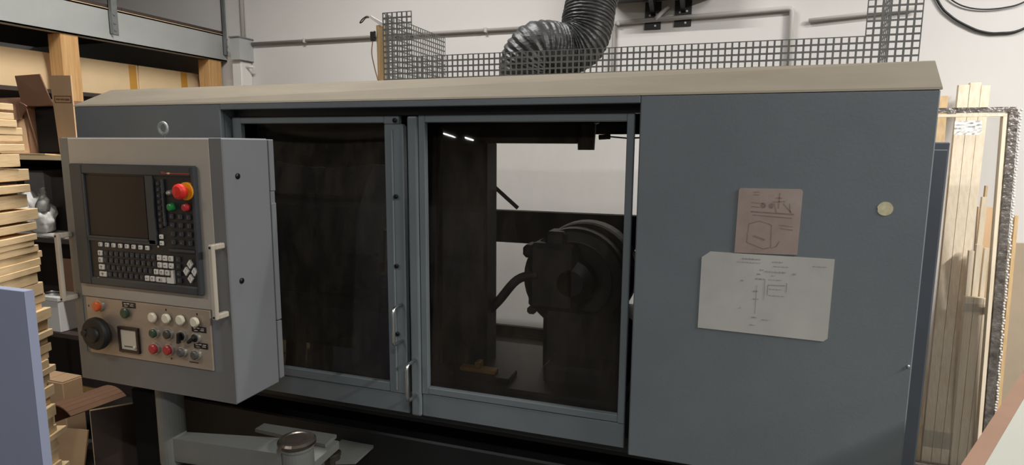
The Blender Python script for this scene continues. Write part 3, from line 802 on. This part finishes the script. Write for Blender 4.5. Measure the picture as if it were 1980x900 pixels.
# ------------------------------------------------------------------ slat and tie behind the guard
ob('wood_strip', prism([(-1.071, ZR), (-1.052, ZR), (-1.050, 1.87), (-1.073, 1.868)], 'y', 0.19, 0.21), M_pine2, label='narrow brown wooden slat standing beside the roof guard', cat='slat')
tt = thing('cable_tag', 'white tie with a thin black loop hooked over the wooden slat', 'cable tie', (-1.07, 0.185, 1.87))
ob('tie_body', prism([(-1.095, 1.893), (-1.088, 1.898), (-1.042, 1.872), (-1.047, 1.862)], 'y', 0.180, 0.1885), M_white, tt)
ob('wire_loop', tube(spline([(-1.090, 0.185, 1.894), (-1.105, 0.185, 1.897), (-1.122, 0.185, 1.888), (-1.130, 0.185, 1.878), (-1.122, 0.185, 1.880), (-1.108, 0.185, 1.892), (-1.095, 0.185, 1.893)], 4), 0.0018, 6), M_tieb, tt)
ob('clip', boxes([(-1.092, -1.072, 0.18, 0.1885, 1.818, 1.850, 0.003)]), M_tieb, tt)
ob('lead', tube(spline([(-1.083, 0.184, 1.82), (-1.088, 0.184, 1.78), (-1.078, 0.184, 1.73), (-1.066, 0.184, 1.69)], 5), 0.0018, 6), M_card2, tt)

# ------------------------------------------------------------------ things on the back wall
def pipe(name, pts, r, m, label, cat='pipe', clips=()):
    t = thing(name, label, cat, pts[0])
    ob('tube', tube(pts, r, 12), m, t)
    for c in clips:
        ob('pipe_clip', boxes([(c[0] - 0.009, c[0] + 0.009, WY - 0.036, WY - 0.001, c[2] - 0.016, c[2] + 0.016, 0.004)]), M_pvc, t)
    return t
YP = WY - 0.022
pipe('conduit_pipe', [(-3.19, YP, 2.195), (-2.2, YP, 2.195), (-0.62, YP, 2.195)], 0.010, M_pvcd, 'long thin grey conduit running along the wall behind the duct', 'conduit', [(-2.74, 0, 2.195), (-1.4, 0, 2.195)])
t = pipe('conduit_pipe', [(-0.60, YP, 2.193), (0.0, YP, 2.207), (0.31, YP, 2.216), (0.327, YP, 2.214), (0.336, YP, 2.205), (0.338, YP, 2.19), (0.340, YP, 1.8)], 0.013, M_pvc, 'pale conduit turning down the wall right of the black brackets', 'conduit', [(-0.58, 0, 2.193)])
pipe('conduit_pipe', [(-0.604, YP, 2.18), (-0.604, YP, 1.75)], 0.011, M_pvcd, 'short vertical conduit dropping beside the black duct', 'conduit')
pipe('conduit_pipe', [(0.42, YP, 2.148), (0.72, YP, 2.168), (0.9, YP, 2.178)], 0.011, M_pvc, 'faint conduit on the wall behind the right guard post', 'conduit')
pipe('conduit_pipe', [(-3.262, YP, 2.235), (-3.262, YP, 3.8)], 0.016, M_pvc, 'vertical pale conduit climbing the wall in the left corner', 'conduit')
# bracket pair and unit
for x0, x1, z0, z1, lb in ((-0.432, -0.342, 2.148, 2.30, 'left black slotted wall bracket under the grey unit'), (-0.268, -0.176, 2.156, 2.30, 'right black slotted wall bracket under the grey unit')):
    t = thing('wall_bracket', lb, 'bracket', ((x0 + x1) / 2, WY, z0), 'wall brackets')
    ob('plate', boxes([(x0, x1, WY - 0.006, WY, z0, z0 + 0.05), (x0, x1, WY - 0.006, WY, z0 + 0.062, z1), (x0 + 0.02, x0 + 0.03, WY - 0.006, WY, z0 + 0.05, z0 + 0.062), (x1 - 0.02, x1 - 0.008, WY - 0.006, WY, z0 + 0.05, z0 + 0.062)]), M_bracket, t)
    ob('arm', prism([(WY - 0.006, z0 + 0.075), (WY - 0.20, z1 - 0.012), (WY - 0.20, z1), (WY - 0.006, z1)], 'x', (x0 + x1) / 2 - 0.012, (x0 + x1) / 2 + 0.012), M_bracket, t)
    for k, (u, v) in enumerate(((0.2, 0.078), (0.45, 0.085), (0.62, 0.082), (0.55, 0.02))):
        ob('bolt', lathe([(0, 0.006), (0.003, 0.006)], (x0 + u * (x1 - x0) + 0.01, WY - 0.006, z0 + v), 'y', 8), M_white, t)
ut = thing('wall_unit', 'dark grey wall unit at the top edge resting on two brackets', 'unit', (-0.33, WY - 0.12, 2.3005))
ob('case', box(-0.62, -0.05, WY - 0.24, WY - 0.01, 2.3005, 2.62, 0.012), M_unit, ut)
ob('vent_slats', boxes([(-0.58, -0.09, WY - 0.245, WY - 0.239, 2.34 + k * 0.03, 2.352 + k * 0.03) for k in range(8)]), M_bracket, ut)
ob('drain_pipe', tube([(-0.30, WY - 0.03, 2.265), (-0.345, WY - 0.03, 2.225), (-0.37, WY - 0.03, 2.20)], 0.012, 10), M_white, label='short white pipe stub slanting between the two black brackets', cat='pipe')
# hanging cables at right
ob('hanging_cable', tube(spline([(0.86, WY - 0.012, 2.5), (0.994, WY - 0.012, 2.219), (1.06, WY - 0.012, 2.135), (1.137, WY - 0.012, 2.082), (1.20, WY - 0.012, 2.053), (1.269, WY - 0.012, 2.043), (1.371, WY - 0.012, 2.062), (1.55, WY - 0.012, 2.2)], 6), 0.006, 8), M_tieb, label='thick dark cable hanging in a loop on the wall at right', cat='cable')
ob('hanging_cable', tube(spline([(1.0, WY - 0.012, 2.27), (1.061, WY - 0.012, 2.209), (1.12, WY - 0.012, 2.175), (1.194, WY - 0.012, 2.159), (1.28, WY - 0.012, 2.162), (1.358, WY - 0.012, 2.185), (1.5, WY - 0.012, 2.28)], 6), 0.0035, 8), M_tieb, label='thinner dark cable sagging above the thick loop at right', cat='cable')
# box and steel plate at the left corner
t = thing('junction_box', 'white box on the wall under the grey beam end', 'box', (-3.25, 2.0, 1.888))
ob('body', box(-3.295, -3.217, 1.941, WY - 0.001, 1.889, 2.064, 0.004), M_white, t)
ob('cover_rim', boxes([(-3.217, -3.2145, 1.952, WY - 0.008, 1.90, 2.052, 0.001)]), M_white, t)
ob('stub_pipe', tube([(-3.214, 1.99, 2.03), (-3.15, 1.99, 2.028)], 0.009, 8), M_white, t)
t = thing('beam_shoe', 'grey steel channel where the beam meets the wall', 'steel bracket', (-3.23, 1.98, 2.072))
ob('web', boxes([(-3.275, -3.197, 1.913, 1.925, 2.0725, 2.222), (-3.212, -3.197, 1.925, WY - 0.001, 2.0725, 2.222)]), M_steel, t)
ob('flange', box(-3.28, -3.19, 1.905, WY - 0.001, 2.222, 2.230), M_galv, t)

# ------------------------------------------------------------------ mezzanine at left
BXF = -3.435
mz = thing('mezzanine', 'pale grey steel edge beam of a mezzanine deck in the upper left', 'mezzanine', (BXF, 0.6, 2.08))
ob('edge_beam', boxes([(BXF - 0.008, BXF, -1.6, 2.045, 2.083, 2.266), (BXF - 0.06, BXF, -1.6, 2.045, 2.083, 2.091), (BXF - 0.06, BXF, -1.6, 2.045, 2.258, 2.266)]), M_steel, mz)
for k in range(9):
    y0 = -1.6 + k * 0.405
    ob('deck_board', box(-5.4, BXF - 0.0085, y0 + 0.002, y0 + 0.403, 2.27, 2.292), M_dkbrd, mz)
ob('deck_edging', box(BXF - 0.03, BXF + 0.004, -1.6, 2.045, 2.266, 2.2695), M_card3, mz)
for y in (1.145, 2.018):
    p = ob('railing_post', boxes([(BXF + 0.0005, BXF + 0.03, y - 0.006, y, 2.125, 3.1), (BXF + 0.0005, BXF + 0.006, y - 0.006, y + 0.05, 2.125, 3.1)]), M_galv, mz)
    for z in (2.15, 2.19, 2.24):
        ob('post_bolt', lathe([(0.006, 0.007), (0.011, 0.007), (0.012, 0.004)], (BXF, y + 0.025, z), 'x', 8), M_galv, p)
for k, (y0, y1, lb) in enumerate(((0.855, 0.955, 'thick timber post under the beam beside the open carton'), (1.885, 2.0, 'timber post under the beam beside the white wall box'))):
    ob('timber_post', box(-3.545, -3.445, y0, y1, 0.0, 2.082, 0.003), M_post, label=lb, cat='post')
# long cartons on the rear shelf under the deck
rack = thing('storage_rack', 'dark storage rack of shelves left of the machine', 'shelf', (-3.4, 0.9, 0))
for z in (1.425, 1.03, 0.56):
    ob('shelf_board', box(-4.6, -2.62, 0.40, 0.84, z - 0.022, z), M_card3 if z > 1.4 else M_dkbrd, rack)
ob('shelf_board', box(-4.6, -3.575, 0.45, 2.03, 1.760, 1.782), M_dkbrd, rack)
for x, y in ((-3.56, 0.41), (-2.66, 0.80), (-4.57, 0.41), (-4.57, 2.0)):
    ob('rack_post', box(x, x + 0.03, y, y + 0.03, 0.0, 1.78 if x < -3 else 1.40), M_bracket, rack)
ob('back_sheet', box(-4.6, -2.62, 0.842, 0.850, 0.05, 1.42), M_dkbrd, rack)
for k, (y0, y1, lb) in enumerate(((0.46, 0.995, 'pale long carton nearest on the shelf under the deck'), (1.0, 1.465, 'pale long carton in the middle of the shelf under the deck'), (1.47, 1.96, 'pale long carton against the wall under the deck'))):
    t = thing('long_carton', lb, 'carton', (-3.9, (y0 + y1) / 2, 1.782), 'long cartons under the deck')
    ob('carton_body', box(-4.3, -3.62, y0, y1, 1.7825, 1.99, 0.004), M_card3, t)
    ta = (0.585, 1.398, 1.80)[k]
    ob('tape_strip', boxes([(-3.6202, -3.619, ta, ta + 0.052, 1.784, 1.988)]), M_tape, t)
# open carton with flaps
def sheet(bm, pts, th):
    """quad sheet of four points given a thickness along its normal"""
    P = [Vector(p) for p in pts]
    n = (P[1] - P[0]).cross(P[3] - P[0]).normalized() * th
    A = [bm.verts.new(p) for p in P]; B = [bm.verts.new(p + n) for p in P]
    bm.faces.new(A); bm.faces.new(list(reversed(B)))
    for i in range(4):
        bm.faces.new((A[i], B[i], B[(i + 1) % 4], A[(i + 1) % 4]))
    bmesh.ops.recalc_face_normals(bm, faces=list(bm.faces))
def flap(name, pts, m, parent, label=None):
    b = bmesh.new(); sheet(b, pts, 0.005); return ob(name, b, m, parent, label=label)
ct = thing('open_carton', 'open brown carton lying on the upper shelf with its flaps spread', 'carton', (-3.12, 0.65, 1.426))
ob('carton_body', boxes([(-3.235, -3.225, 0.50, 0.83, 1.4305, 1.66), (-3.025, -3.015, 0.50, 0.83, 1.4305, 1.66), (-3.225, -3.025, 0.82, 0.83, 1.4305, 1.66), (-3.235, -3.015, 0.50, 0.83, 1.6605, 1.668), (-3.235, -3.015, 0.50, 0.83, 1.4255, 1.430)]), M_card2, ct)
flap('side_flap', [(-3.015, 0.50, 1.432), (-2.815, 0.44, 1.432), (-2.785, 0.4184, 1.785), (-3.025, 0.49, 1.80)], M_card, ct, 'tan carton flap with printed box')
flap('side_flap', [(-3.23, 0.495, 1.432), (-3.36, 0.44, 1.432), (-3.40, 0.45, 1.58), (-3.245, 0.495, 1.60)], M_card, ct)
flap('top_flap', [(-3.24, 0.495, 1.665), (-3.03, 0.495, 1.665), (-3.045, 0.46, 1.805), (-3.20, 0.45, 1.80)], M_card2, ct)
flap('torn_flap', [(-3.245, 0.488, 1.60), (-3.35, 0.42, 1.55), (-3.42, 0.43, 1.69), (-3.235, 0.485, 1.70)], M_card2, ct)
flap('torn_flap', [(-3.245, 0.482, 1.60), (-3.14, 0.45, 1.655), (-3.155, 0.45, 1.665), (-3.235, 0.478, 1.68)], M_card2, ct)
flap('bottom_flap', [(-3.30, 0.495, 1.428), (-3.0, 0.495, 1.428), (-2.98, 0.40, 1.433), (-3.28, 0.40, 1.433)], M_card3, ct)
ob('shade_block', box(-3.22, -3.03, 0.53, 0.80, 1.431, 1.655, 0.006), M_rubber, ct)  # black block added to stand for shade inside the carton
bm = bmesh.new()
def F(u, v, o=0.0008):
    a = Vector((-3.015, 0.50, 1.432)); b = Vector((-2.815, 0.44, 1.432)); c = Vector((-2.785, 0.4184, 1.785)); d = Vector((-3.025, 0.49, 1.80))
    p = a.lerp(b, u).lerp(d.lerp(c, u), v)
    n = (b - a).cross(d - a).normalized()
    return p + (n if n.y < 0 else -n) * (0.0055 + o)
def fq(u0, u1, v0, v1):
    bm.faces.new([bm.verts.new(F(*q)) for q in ((u0, v0), (u1, v0), (u1, v1), (u0, v1))])
for a in ((0.12, 0.95, 0.735, 0.745), (0.12, 0.95, 0.655, 0.665), (0.12, 0.15, 0.655, 0.745), (0.92, 0.95, 0.655, 0.745), (0.2, 0.4, 0.69, 0.71), (0.43, 0.62, 0.69, 0.71), (0.65, 0.86, 0.685, 0.71)):
    fq(*a)
ob('printed_box', bm, M_cardp, ct)
# more boxes on the shelves
def carton(x0, x1, y0, y1, z0, z1, m, label, lid=True):
    t = thing('carton', label, 'carton', ((x0 + x1) / 2, (y0 + y1) / 2, z0))
    ob('carton_body', box(x0, x1, y0, y1, z0 + 0.0005, z1, 0.004), m, t)
    ob('carton_flap', boxes([(x0 + 0.002, (x0 + x1) / 2 - 0.002, y0 + 0.002, y1 - 0.002, z1, z1 + 0.004), ((x0 + x1) / 2 + 0.002, x1 - 0.002, y0 + 0.002, y1 - 0.002, z1, z1 + 0.004)]), m, t)
carton(-3.30, -3.16, 0.50, 0.78, 1.03, 1.34, M_gshelf, 'grey carton on the middle shelf behind the white bag')
carton(-3.14, -2.80, 0.52, 0.80, 1.03, 1.31, M_dshelf, 'dark carton on the middle shelf behind the control pendant')
carton(-3.75, -3.33, 0.48, 0.80, 1.03, 1.36, M_dshelf, 'dark carton on the middle shelf behind the board stack')
carton(-3.62, -3.24, 0.50, 0.82, 1.425, 1.70, M_card2, 'brown carton on the upper shelf left of the open carton')
carton(-3.12, -2.86, 0.52, 0.80, 0.56, 0.90, M_card2, 'brown carton on the lower shelf behind the white box')
# papers under the bag
for k, (z, a) in enumerate(((1.0302, 0.05), (1.0362, -0.04), (1.0422, 0.02))):
    b = box(-0.15, 0.17, -0.07, 0.09, 0, 0.0055)
    bmesh.ops.rotate(b, verts=list(b.verts), cent=(0, 0, 0), matrix=Matrix.Rotation(a, 3, 'Z'))
    bmesh.ops.translate(b, verts=list(b.verts), vec=(-3.10, 0.48, z))
    ob('paper_bundle', b, M_white, label='flat white paper bundle under the plastic bag', cat='paper', group='paper bundles under the bag')
# crumpled bag
bag = bmesh.new()
bmesh.ops.create_icosphere(bag, subdivisions=4, radius=1.0)
random.seed(21)
from mathutils import noise
for v in bag.verts:
    c = v.co.copy()
    k = 1 + 0.28 * noise.noise(c * 1.7) + 0.14 * noise.noise(c * 4.3) + 0.05 * noise.noise(c * 9)
    v.co = Vector((c.x * 0.135 * k, c.y * 0.05 * k, max(-0.095, c.z * 0.095 * k + (0.02 if c.x < 0 else -0.015))))
zmin = min(v.co.z for v in bag.verts)
bmesh.ops.translate(bag, verts=list(bag.verts), vec=(-3.135, 0.435, 1.0485 - zmin))
for f in bag.faces: f.smooth = True
bg = thing('plastic_bag', 'crumpled white plastic bag on the shelf left of the pendant', 'bag', (-3.135, 0.435, 1.048))
ob('bag_body', bag, M_bag, bg)
knot = tube(spline([(-3.06, 0.42, 1.17), (-3.045, 0.415, 1.215), (-3.05, 0.42, 1.25), (-3.035, 0.42, 1.275)], 4), [0.035, 0.033, 0.030, 0.026, 0.020, 0.017, 0.014, 0.016, 0.018, 0.016, 0.012, 0.008, 0.004], 14)
ob('bag_neck', knot, M_wrap, bg)
t = thing('white_box', 'small white box on the low shelf beside the board stack', 'box', (-3.08, 0.46, 0.5605))
ob('box_body', box(-3.17, -3.0, 0.405, 0.515, 0.5605, 0.715, 0.004), M_white, t)
ob('box_lid', box(-3.173, -2.997, 0.402, 0.518, 0.715, 0.738, 0.003), M_white, t)
ob('steel_ring', tube([(-3.10 + 0.045 * math.cos(k * math.pi / 8), 0.45 + 0.03 * math.sin(k * math.pi / 8), 0.7445) for k in range(17)], 0.006, 8, cap=False), M_chrome, label='small bright metal ring lying on the white box', cat='ring')
# scraps on the floor behind the pendant
carton(-3.08, -2.87, 0.30, 0.395, 0.0, 0.36, M_card, 'tan carton on the floor left of the machine base')
sc = thing('cardboard_scrap', 'curled scrap of brown cardboard on the floor below the pendant', 'cardboard', (-2.75, 0.30, 0.0))
b = bmesh.new()
N = 12
A = []
for i in range(N + 1):
    a = math.pi * 0.75 * i / N
    A.append((-2.72 - 0.13 * math.cos(a), 0.20 + 0.13 * math.sin(a)))
for (u, w), (u2, w2) in zip(A, A[1:]):
    sheet(b, [(u, 0.16, w), (u2, 0.16, w2), (u2 + 0.03, 0.40, w2), (u + 0.03, 0.40, w)], 0.006)
ob('curl', b, M_card2, sc)
b = bmesh.new(); sheet(b, [(-2.86, 0.17, 0.0), (-2.60, 0.17, 0.0), (-2.58, 0.20, 0.22), (-2.84, 0.20, 0.20)], 0.006); ob('flat_piece', b, M_card, sc)
b = bmesh.new(); sheet(b, [(-2.48, 0.40, 0.001), (-2.24, 0.46, 0.001), (-2.26, 0.50, 0.40), (-2.50, 0.44, 0.38)], 0.006)
ob('cardboard_sheet', b, M_card3, label='pale cardboard sheet leaning behind the machine base', cat='cardboard')
# dark board standing beside the base
b = bmesh.new()
d = Vector((0.67, 0.74, 0)).normalized(); n = Vector((d.y, -d.x, 0))
p0 = Vector((-2.372, 0.066, 0)); 
def prism_board(p0, d, n, L, th, z0, z1):
    b = bmesh.new()
    v = []
    for z in (z0, z1):
        for (a, c) in ((0, 0), (L, 0), (L, th), (0, th)):
            v.append(b.verts.new(p0 + d * a - n * c + Vector((0, 0, z))))
    for f in ((3, 2, 1, 0), (4, 5, 6, 7), (0, 1, 5, 4), (1, 2, 6, 5), (2, 3, 7, 6), (3, 0, 4, 7)):
        b.faces.new([v[i] for i in f])
    bmesh.ops.recalc_face_normals(b, faces=list(b.faces))
    return b
b.free()
t = thing('leaning_board', 'dark brown board with pale edges standing under the pendant', 'board', (-2.3, 0.13, 0))
ob('board_core', prism_board(p0, d, n, 0.21, 0.012, 0.0, 0.398), M_dkbrd, t)
ob('edge_band', prism_board(p0 - d * 0.002, d, n, 0.002, 0.012, 0.0, 0.400), M_card3, t)
ob('edge_band', prism_board(p0, d, n, 0.21, 0.012, 0.398, 0.400), M_card3, t)

# ------------------------------------------------------------------ stack of boards at the left edge
dS = Vector((-0.39, 0.92, 0)).normalized(); nS = Vector((dS.y, -dS.x, 0))
far = Vector((-2.085, -0.25, 0))
random.seed(4)
ONES = ['', 'first', 'second', 'third', 'fourth', 'fifth', 'sixth', 'seventh', 'eighth', 'ninth', 'tenth', 'eleventh', 'twelfth', 'thirteenth', 'fourteenth', 'fifteenth', 'sixteenth', 'seventeenth', 'eighteenth', 'nineteenth', 'twentieth']
def ordinal(n):
    return ONES[n] if n <= 20 else {2: 'twenty', 3: 'thirty', 4: 'forty', 5: 'fifty'}[n // 10] + '-' + ONES[n % 10] if n % 10 else {3: 'thirtieth', 4: 'fortieth', 5: 'fiftieth'}[n // 10]
z = 1.60
n_b = 0
while z > 0.02:
    low = z < 0.36
    th = random.choice((0.018, 0.020, 0.022, 0.024, 0.028, 0.036, 0.040)) if not low else 0.07
    gap = random.choice((0, 0, 0, 0, 0.0008, 0.003)) if z < 1.2 else random.choice((0.001, 0.003, 0.008, 0.012))
    if low: gap = 0.0
    if z - th < 0.03: th = z
    n_b += 1
    jl = random.uniform(-0.022, 0.022) + (0.02 if z < 0.55 else 0) - (0.025 if z > 1.4 else 0); jw = random.uniform(-0.008, 0.008)
    L = 0.52
    b = prism_board(far + dS * jl - dS * L + nS * jw, dS, nS, L, 0.36, 0, th)
    bmesh.ops.bevel(b, geom=list(b.edges), offset=0.0015, segments=1, affect='EDGES')
    bmesh.ops.translate(b, verts=list(b.verts), vec=(0, 0, z - th))
    lb = 'topmost pale wooden board of the tall stack at the left edge' if n_b == 1 else ('thick wooden bearer at the bottom of the tall stack' if low else 'pale wooden board, %s from the top of the tall stack' % ordinal(n_b))
    ob('wooden_board', b, M_board, label=lb, cat='board', group='stacked wooden boards')
    if gap > 0.002:
        b = prism_board(far - dS * 0.10 - nS * 0.05, dS, nS, 0.03, 0.25, z - th - gap, z - th)
        ob('stacking_strip', b, M_card2, label='thin strip under the %s board of the tall stack' % ordinal(n_b), cat='strip', group='strips between the stacked boards')
    z -= th + gap
# blue panel in front of the stack
t = thing('laminate_sheet', 'blue-grey laminated panel standing in the lower left foreground', 'panel', (-1.53, -0.79, 0))
ob('panel_board', box(-1.77, -1.292, -0.80, -0.782, 0.0, 1.188, 0.001), M_blue, t)
ob('edge_band', box(-1.2918, -1.2905, -0.80, -0.782, 0.0, 1.188), M_blue, t)
# white panel in the right foreground
dW = Vector((0.478, 0.878, 0)).normalized(); nW = Vector((dW.y, -dW.x, 0))
t = thing('laminate_sheet', 'white laminated panel with brown edge in the lower right corner', 'panel', (0.5, -0.35, 0))
pW = Vector((0.384, -0.547, 0)) + nW * 0.025 - dW * 0.30
ob('panel_board', prism_board(pW, dW, nW, 1.15, 0.0245, 0.0, 0.998), M_lam, t)
ob('edge_band', prism_board(pW, dW, nW, 1.15, 0.0245, 0.9985, 1.0), M_chip, t)

# ------------------------------------------------------------------ right of the machine
t = thing('electrical_cabinet', 'dark blue-grey electrical cabinet behind the right end of the machine', 'cabinet', (0.63, 1.12, 0))
ob('cabinet_body', box(0.47, 0.798, 1.0, 1.24, 0.0, 1.507, 0.004), M_cab, t)
ob('cabinet_door', box(0.49, 0.79, 0.985, 0.9995, 0.06, 1.48, 0.003), M_cab, t)
# planks leaning against the wall: bottom near y 1.5, top near the wall
def plank(x0b, x1b, x0t, x1t, yb, yt, ztop, th, m, label, group, z0=0.0):
    b = bmesh.new()
    v = []
    for (xa, xb, y, z) in ((x0b, x1b, yb, z0), (x0t, x1t, yt, ztop)):
        for (x, dy) in ((xa, 0), (xb, 0), (xb, th), (xa, th)):
            v.append(b.verts.new((x, y + dy, z)))
    for f in ((3, 2, 1, 0), (4, 5, 6, 7), (0, 1, 5, 4), (1, 2, 6, 5), (2, 3, 7, 6), (3, 0, 4, 7)):
        b.faces.new([v[i] for i in f])
    bmesh.ops.recalc_face_normals(b, faces=list(b.faces))
    return ob('pine_plank', b, m, label=label, cat='plank', group=group)
G1 = 'tall pine planks'; G2 = 'short pine battens'
plank(0.945, 0.980, 0.985, 1.050, 1.54, 1.92, 1.74, 0.02, M_pine2, 'leftmost tall pine plank, its top lower than its neighbours', G1)
plank(0.982, 1.019, 1.090, 1.134, 1.53, 1.92, 1.79, 0.025, M_pine, 'tall pine plank second from the left behind the film frame', G1)
plank(1.021, 1.056, 1.136, 1.180, 1.53, 1.92, 1.80, 0.025, M_pine, 'tall pine plank third from the left behind the film frame', G1)
plank(1.058, 1.088, 1.182, 1.218, 1.53, 1.92, 1.785, 0.025, M_pine, 'rightmost of the four tall pine planks', G1)
# short battens in front
plank(1.095, 1.120, 1.107, 1.137, 1.525, 1.60, 0.815, 0.03, M_pine, 'left batten of the wrapped short bundle', G2)
plank(1.122, 1.153, 1.139, 1.175, 1.525, 1.60, 0.815, 0.03, M_pine, 'middle batten of the wrapped short bundle', G2)
plank(1.155, 1.178, 1.177, 1.204, 1.525, 1.60, 0.812, 0.03, M_pine, 'right batten of the wrapped short bundle', G2)
plank(1.114, 1.13, 1.122, 1.142, 1.57, 1.665, 1.02, 0.02, M_pine, 'short batten rising just left behind the wrapped bundle', G2)
plank(1.132, 1.150, 1.148, 1.172, 1.57, 1.665, 1.05, 0.02, M_pine, 'short batten rising behind the middle of the wrapped bundle', G2)
plank(1.155, 1.17, 1.180, 1.198, 1.57, 1.665, 1.035, 0.02, M_pine, 'short batten rising behind the right of the wrapped bundle', G2)
plank(1.18, 1.20, 1.212, 1.228, 1.60, 1.70, 0.97, 0.02, M_pine2, 'shortest batten at the right of the wrapped bundle', G2)
plank(1.16, 1.185, 1.195, 1.216, 1.68, 1.80, 1.26, 0.02, M_pine, 'slim tall batten sticking up above the short bundle', G2)
plank(1.19, 1.20, 1.225, 1.233, 1.72, 1.86, 1.31, 0.02, M_pine2, 'thin dark batten edge beside the slim tall batten', G2)
plank(1.22, 1.29, 1.24, 1.32, 1.80, 1.96, 1.20, 0.018, M_card, 'brown board leaning behind the short battens', G2)
plank(1.40, 1.95, 1.40, 1.95, 1.90, 2.02, 1.02, 0.018, M_gboard, 'wide grey-brown board leaning on the wall right of the frame', 'boards leaning on the wall')
plank(1.385, 1.40, 1.405, 1.42, 1.86, 1.99, 1.16, 0.02, M_pine2, 'thin upright strip between the frame and the grey-brown board', 'boards leaning on the wall')
# glazed frame wrapped in film, leaning on the wall
fr = thing('wrapped_frame', 'large frame wrapped in clear film leaning behind the machine', 'frame', (1.1, 1.75, 0))
def lean(x, z, off=0.0):
    """point on the plane of the leaning frame"""
    y = 1.46 + (z / 1.66) * 0.10
    return Vector((x, y + off, z))
def fbar(name, a, b, w, th, m):
    """bar in the frame plane from a to b (x,z), half width w"""
    bm = bmesh.new()
    A = Vector((a[0], 0, a[1])); B = Vector((b[0], 0, b[1])); d = (B - A).normalized(); n = Vector((-d.z, 0, d.x)) * w
    v = []
    for off in (0, th):
        for p in (A - n, B - n, B + n, A + n):
            v.append(bm.verts.new(lean(p.x, p.z, off)))
    for f in ((3, 2, 1, 0), (4, 5, 6, 7), (0, 1, 5, 4), (1, 2, 6, 5), (2, 3, 7, 6), (3, 0, 4, 7)):
        bm.faces.new([v[i] for i in f])
    bmesh.ops.recalc_face_normals(bm, faces=list(bm.faces))
    return ob(name, bm, m, fr)
fbar('frame_bar', (0.62, 1.648), (1.20, 1.652), 0.011, 0.04, M_foil)
fbar('frame_bar', (1.188, 1.64), (1.205, 0.02), 0.016, 0.04, M_foil)
fbar('frame_bar', (0.63, 1.63), (0.63, 0.02), 0.016, 0.04, M_foil)
fbar('frame_bar', (0.64, 0.03), (1.19, 0.03), 0.016, 0.04, M_foil)
fbar('glazing_bead', (0.65, 1.626), (1.165, 1.629), 0.006, 0.03, M_pine)
fbar('glazing_bead', (1.158, 1.625), (1.176, 0.06), 0.007, 0.03, M_pine)
bm = bmesh.new()
bm.faces.new([bm.verts.new(lean(*p, 0.015)) for p in ((0.646, 0.05), (1.165, 0.05), (1.155, 1.62), (0.646, 1.62))])
ob('film_sheet', bm, M_clear, fr)
# bubble wrap lip along the right edge and the top
bm = bmesh.new()
random.seed(9)
for i in range(120):
    z = 0.15 + i * 0.0126
    b2 = bmesh.new(); bmesh.ops.create_icosphere(b2, subdivisions=1, radius=0.006)
    p = lean(1.2125 + (1.65 - z) * 0.0105 + random.uniform(-0.003, 0.003), z, 0.004)
    bmesh.ops.translate(b2, verts=list(b2.verts), vec=p); merge(bm, b2)
ob('bubble_wrap', bm, M_bag, fr, kind='stuff')
bm = bmesh.new()
for (u0, u1, z0, z1) in ((0.975, 1.075, 1.545, 1.605),):
    nx, nz = 12, 8
    g = [[bm.verts.new(lean(u0 + (u1 - u0) * i / nx, z0 + (z1 - z0) * j / nz, -0.006 + 0.006 * noise.noise(Vector((i * 0.7, j * 0.9, 3))))) for i in range(nx + 1)] for j in range(nz + 1)]
    for j in range(nz):
        for i in range(nx):
            bm.faces.new((g[j][i], g[j][i + 1], g[j + 1][i + 1], g[j + 1][i]))
ob('film_patch', bm, M_bag, fr)
# film bands round the plank bundles
ob('film_band', box(1.094, 1.206, 1.582, 1.585, 0.755, 0.79), M_wrap, label='clear film band round the short wrapped battens', cat='film band')
ob('film_band', box(0.985, 1.100, 1.545, 1.548, 0.10, 0.18), M_wrap, label='clear film band low round the tall pine planks', cat='film band')
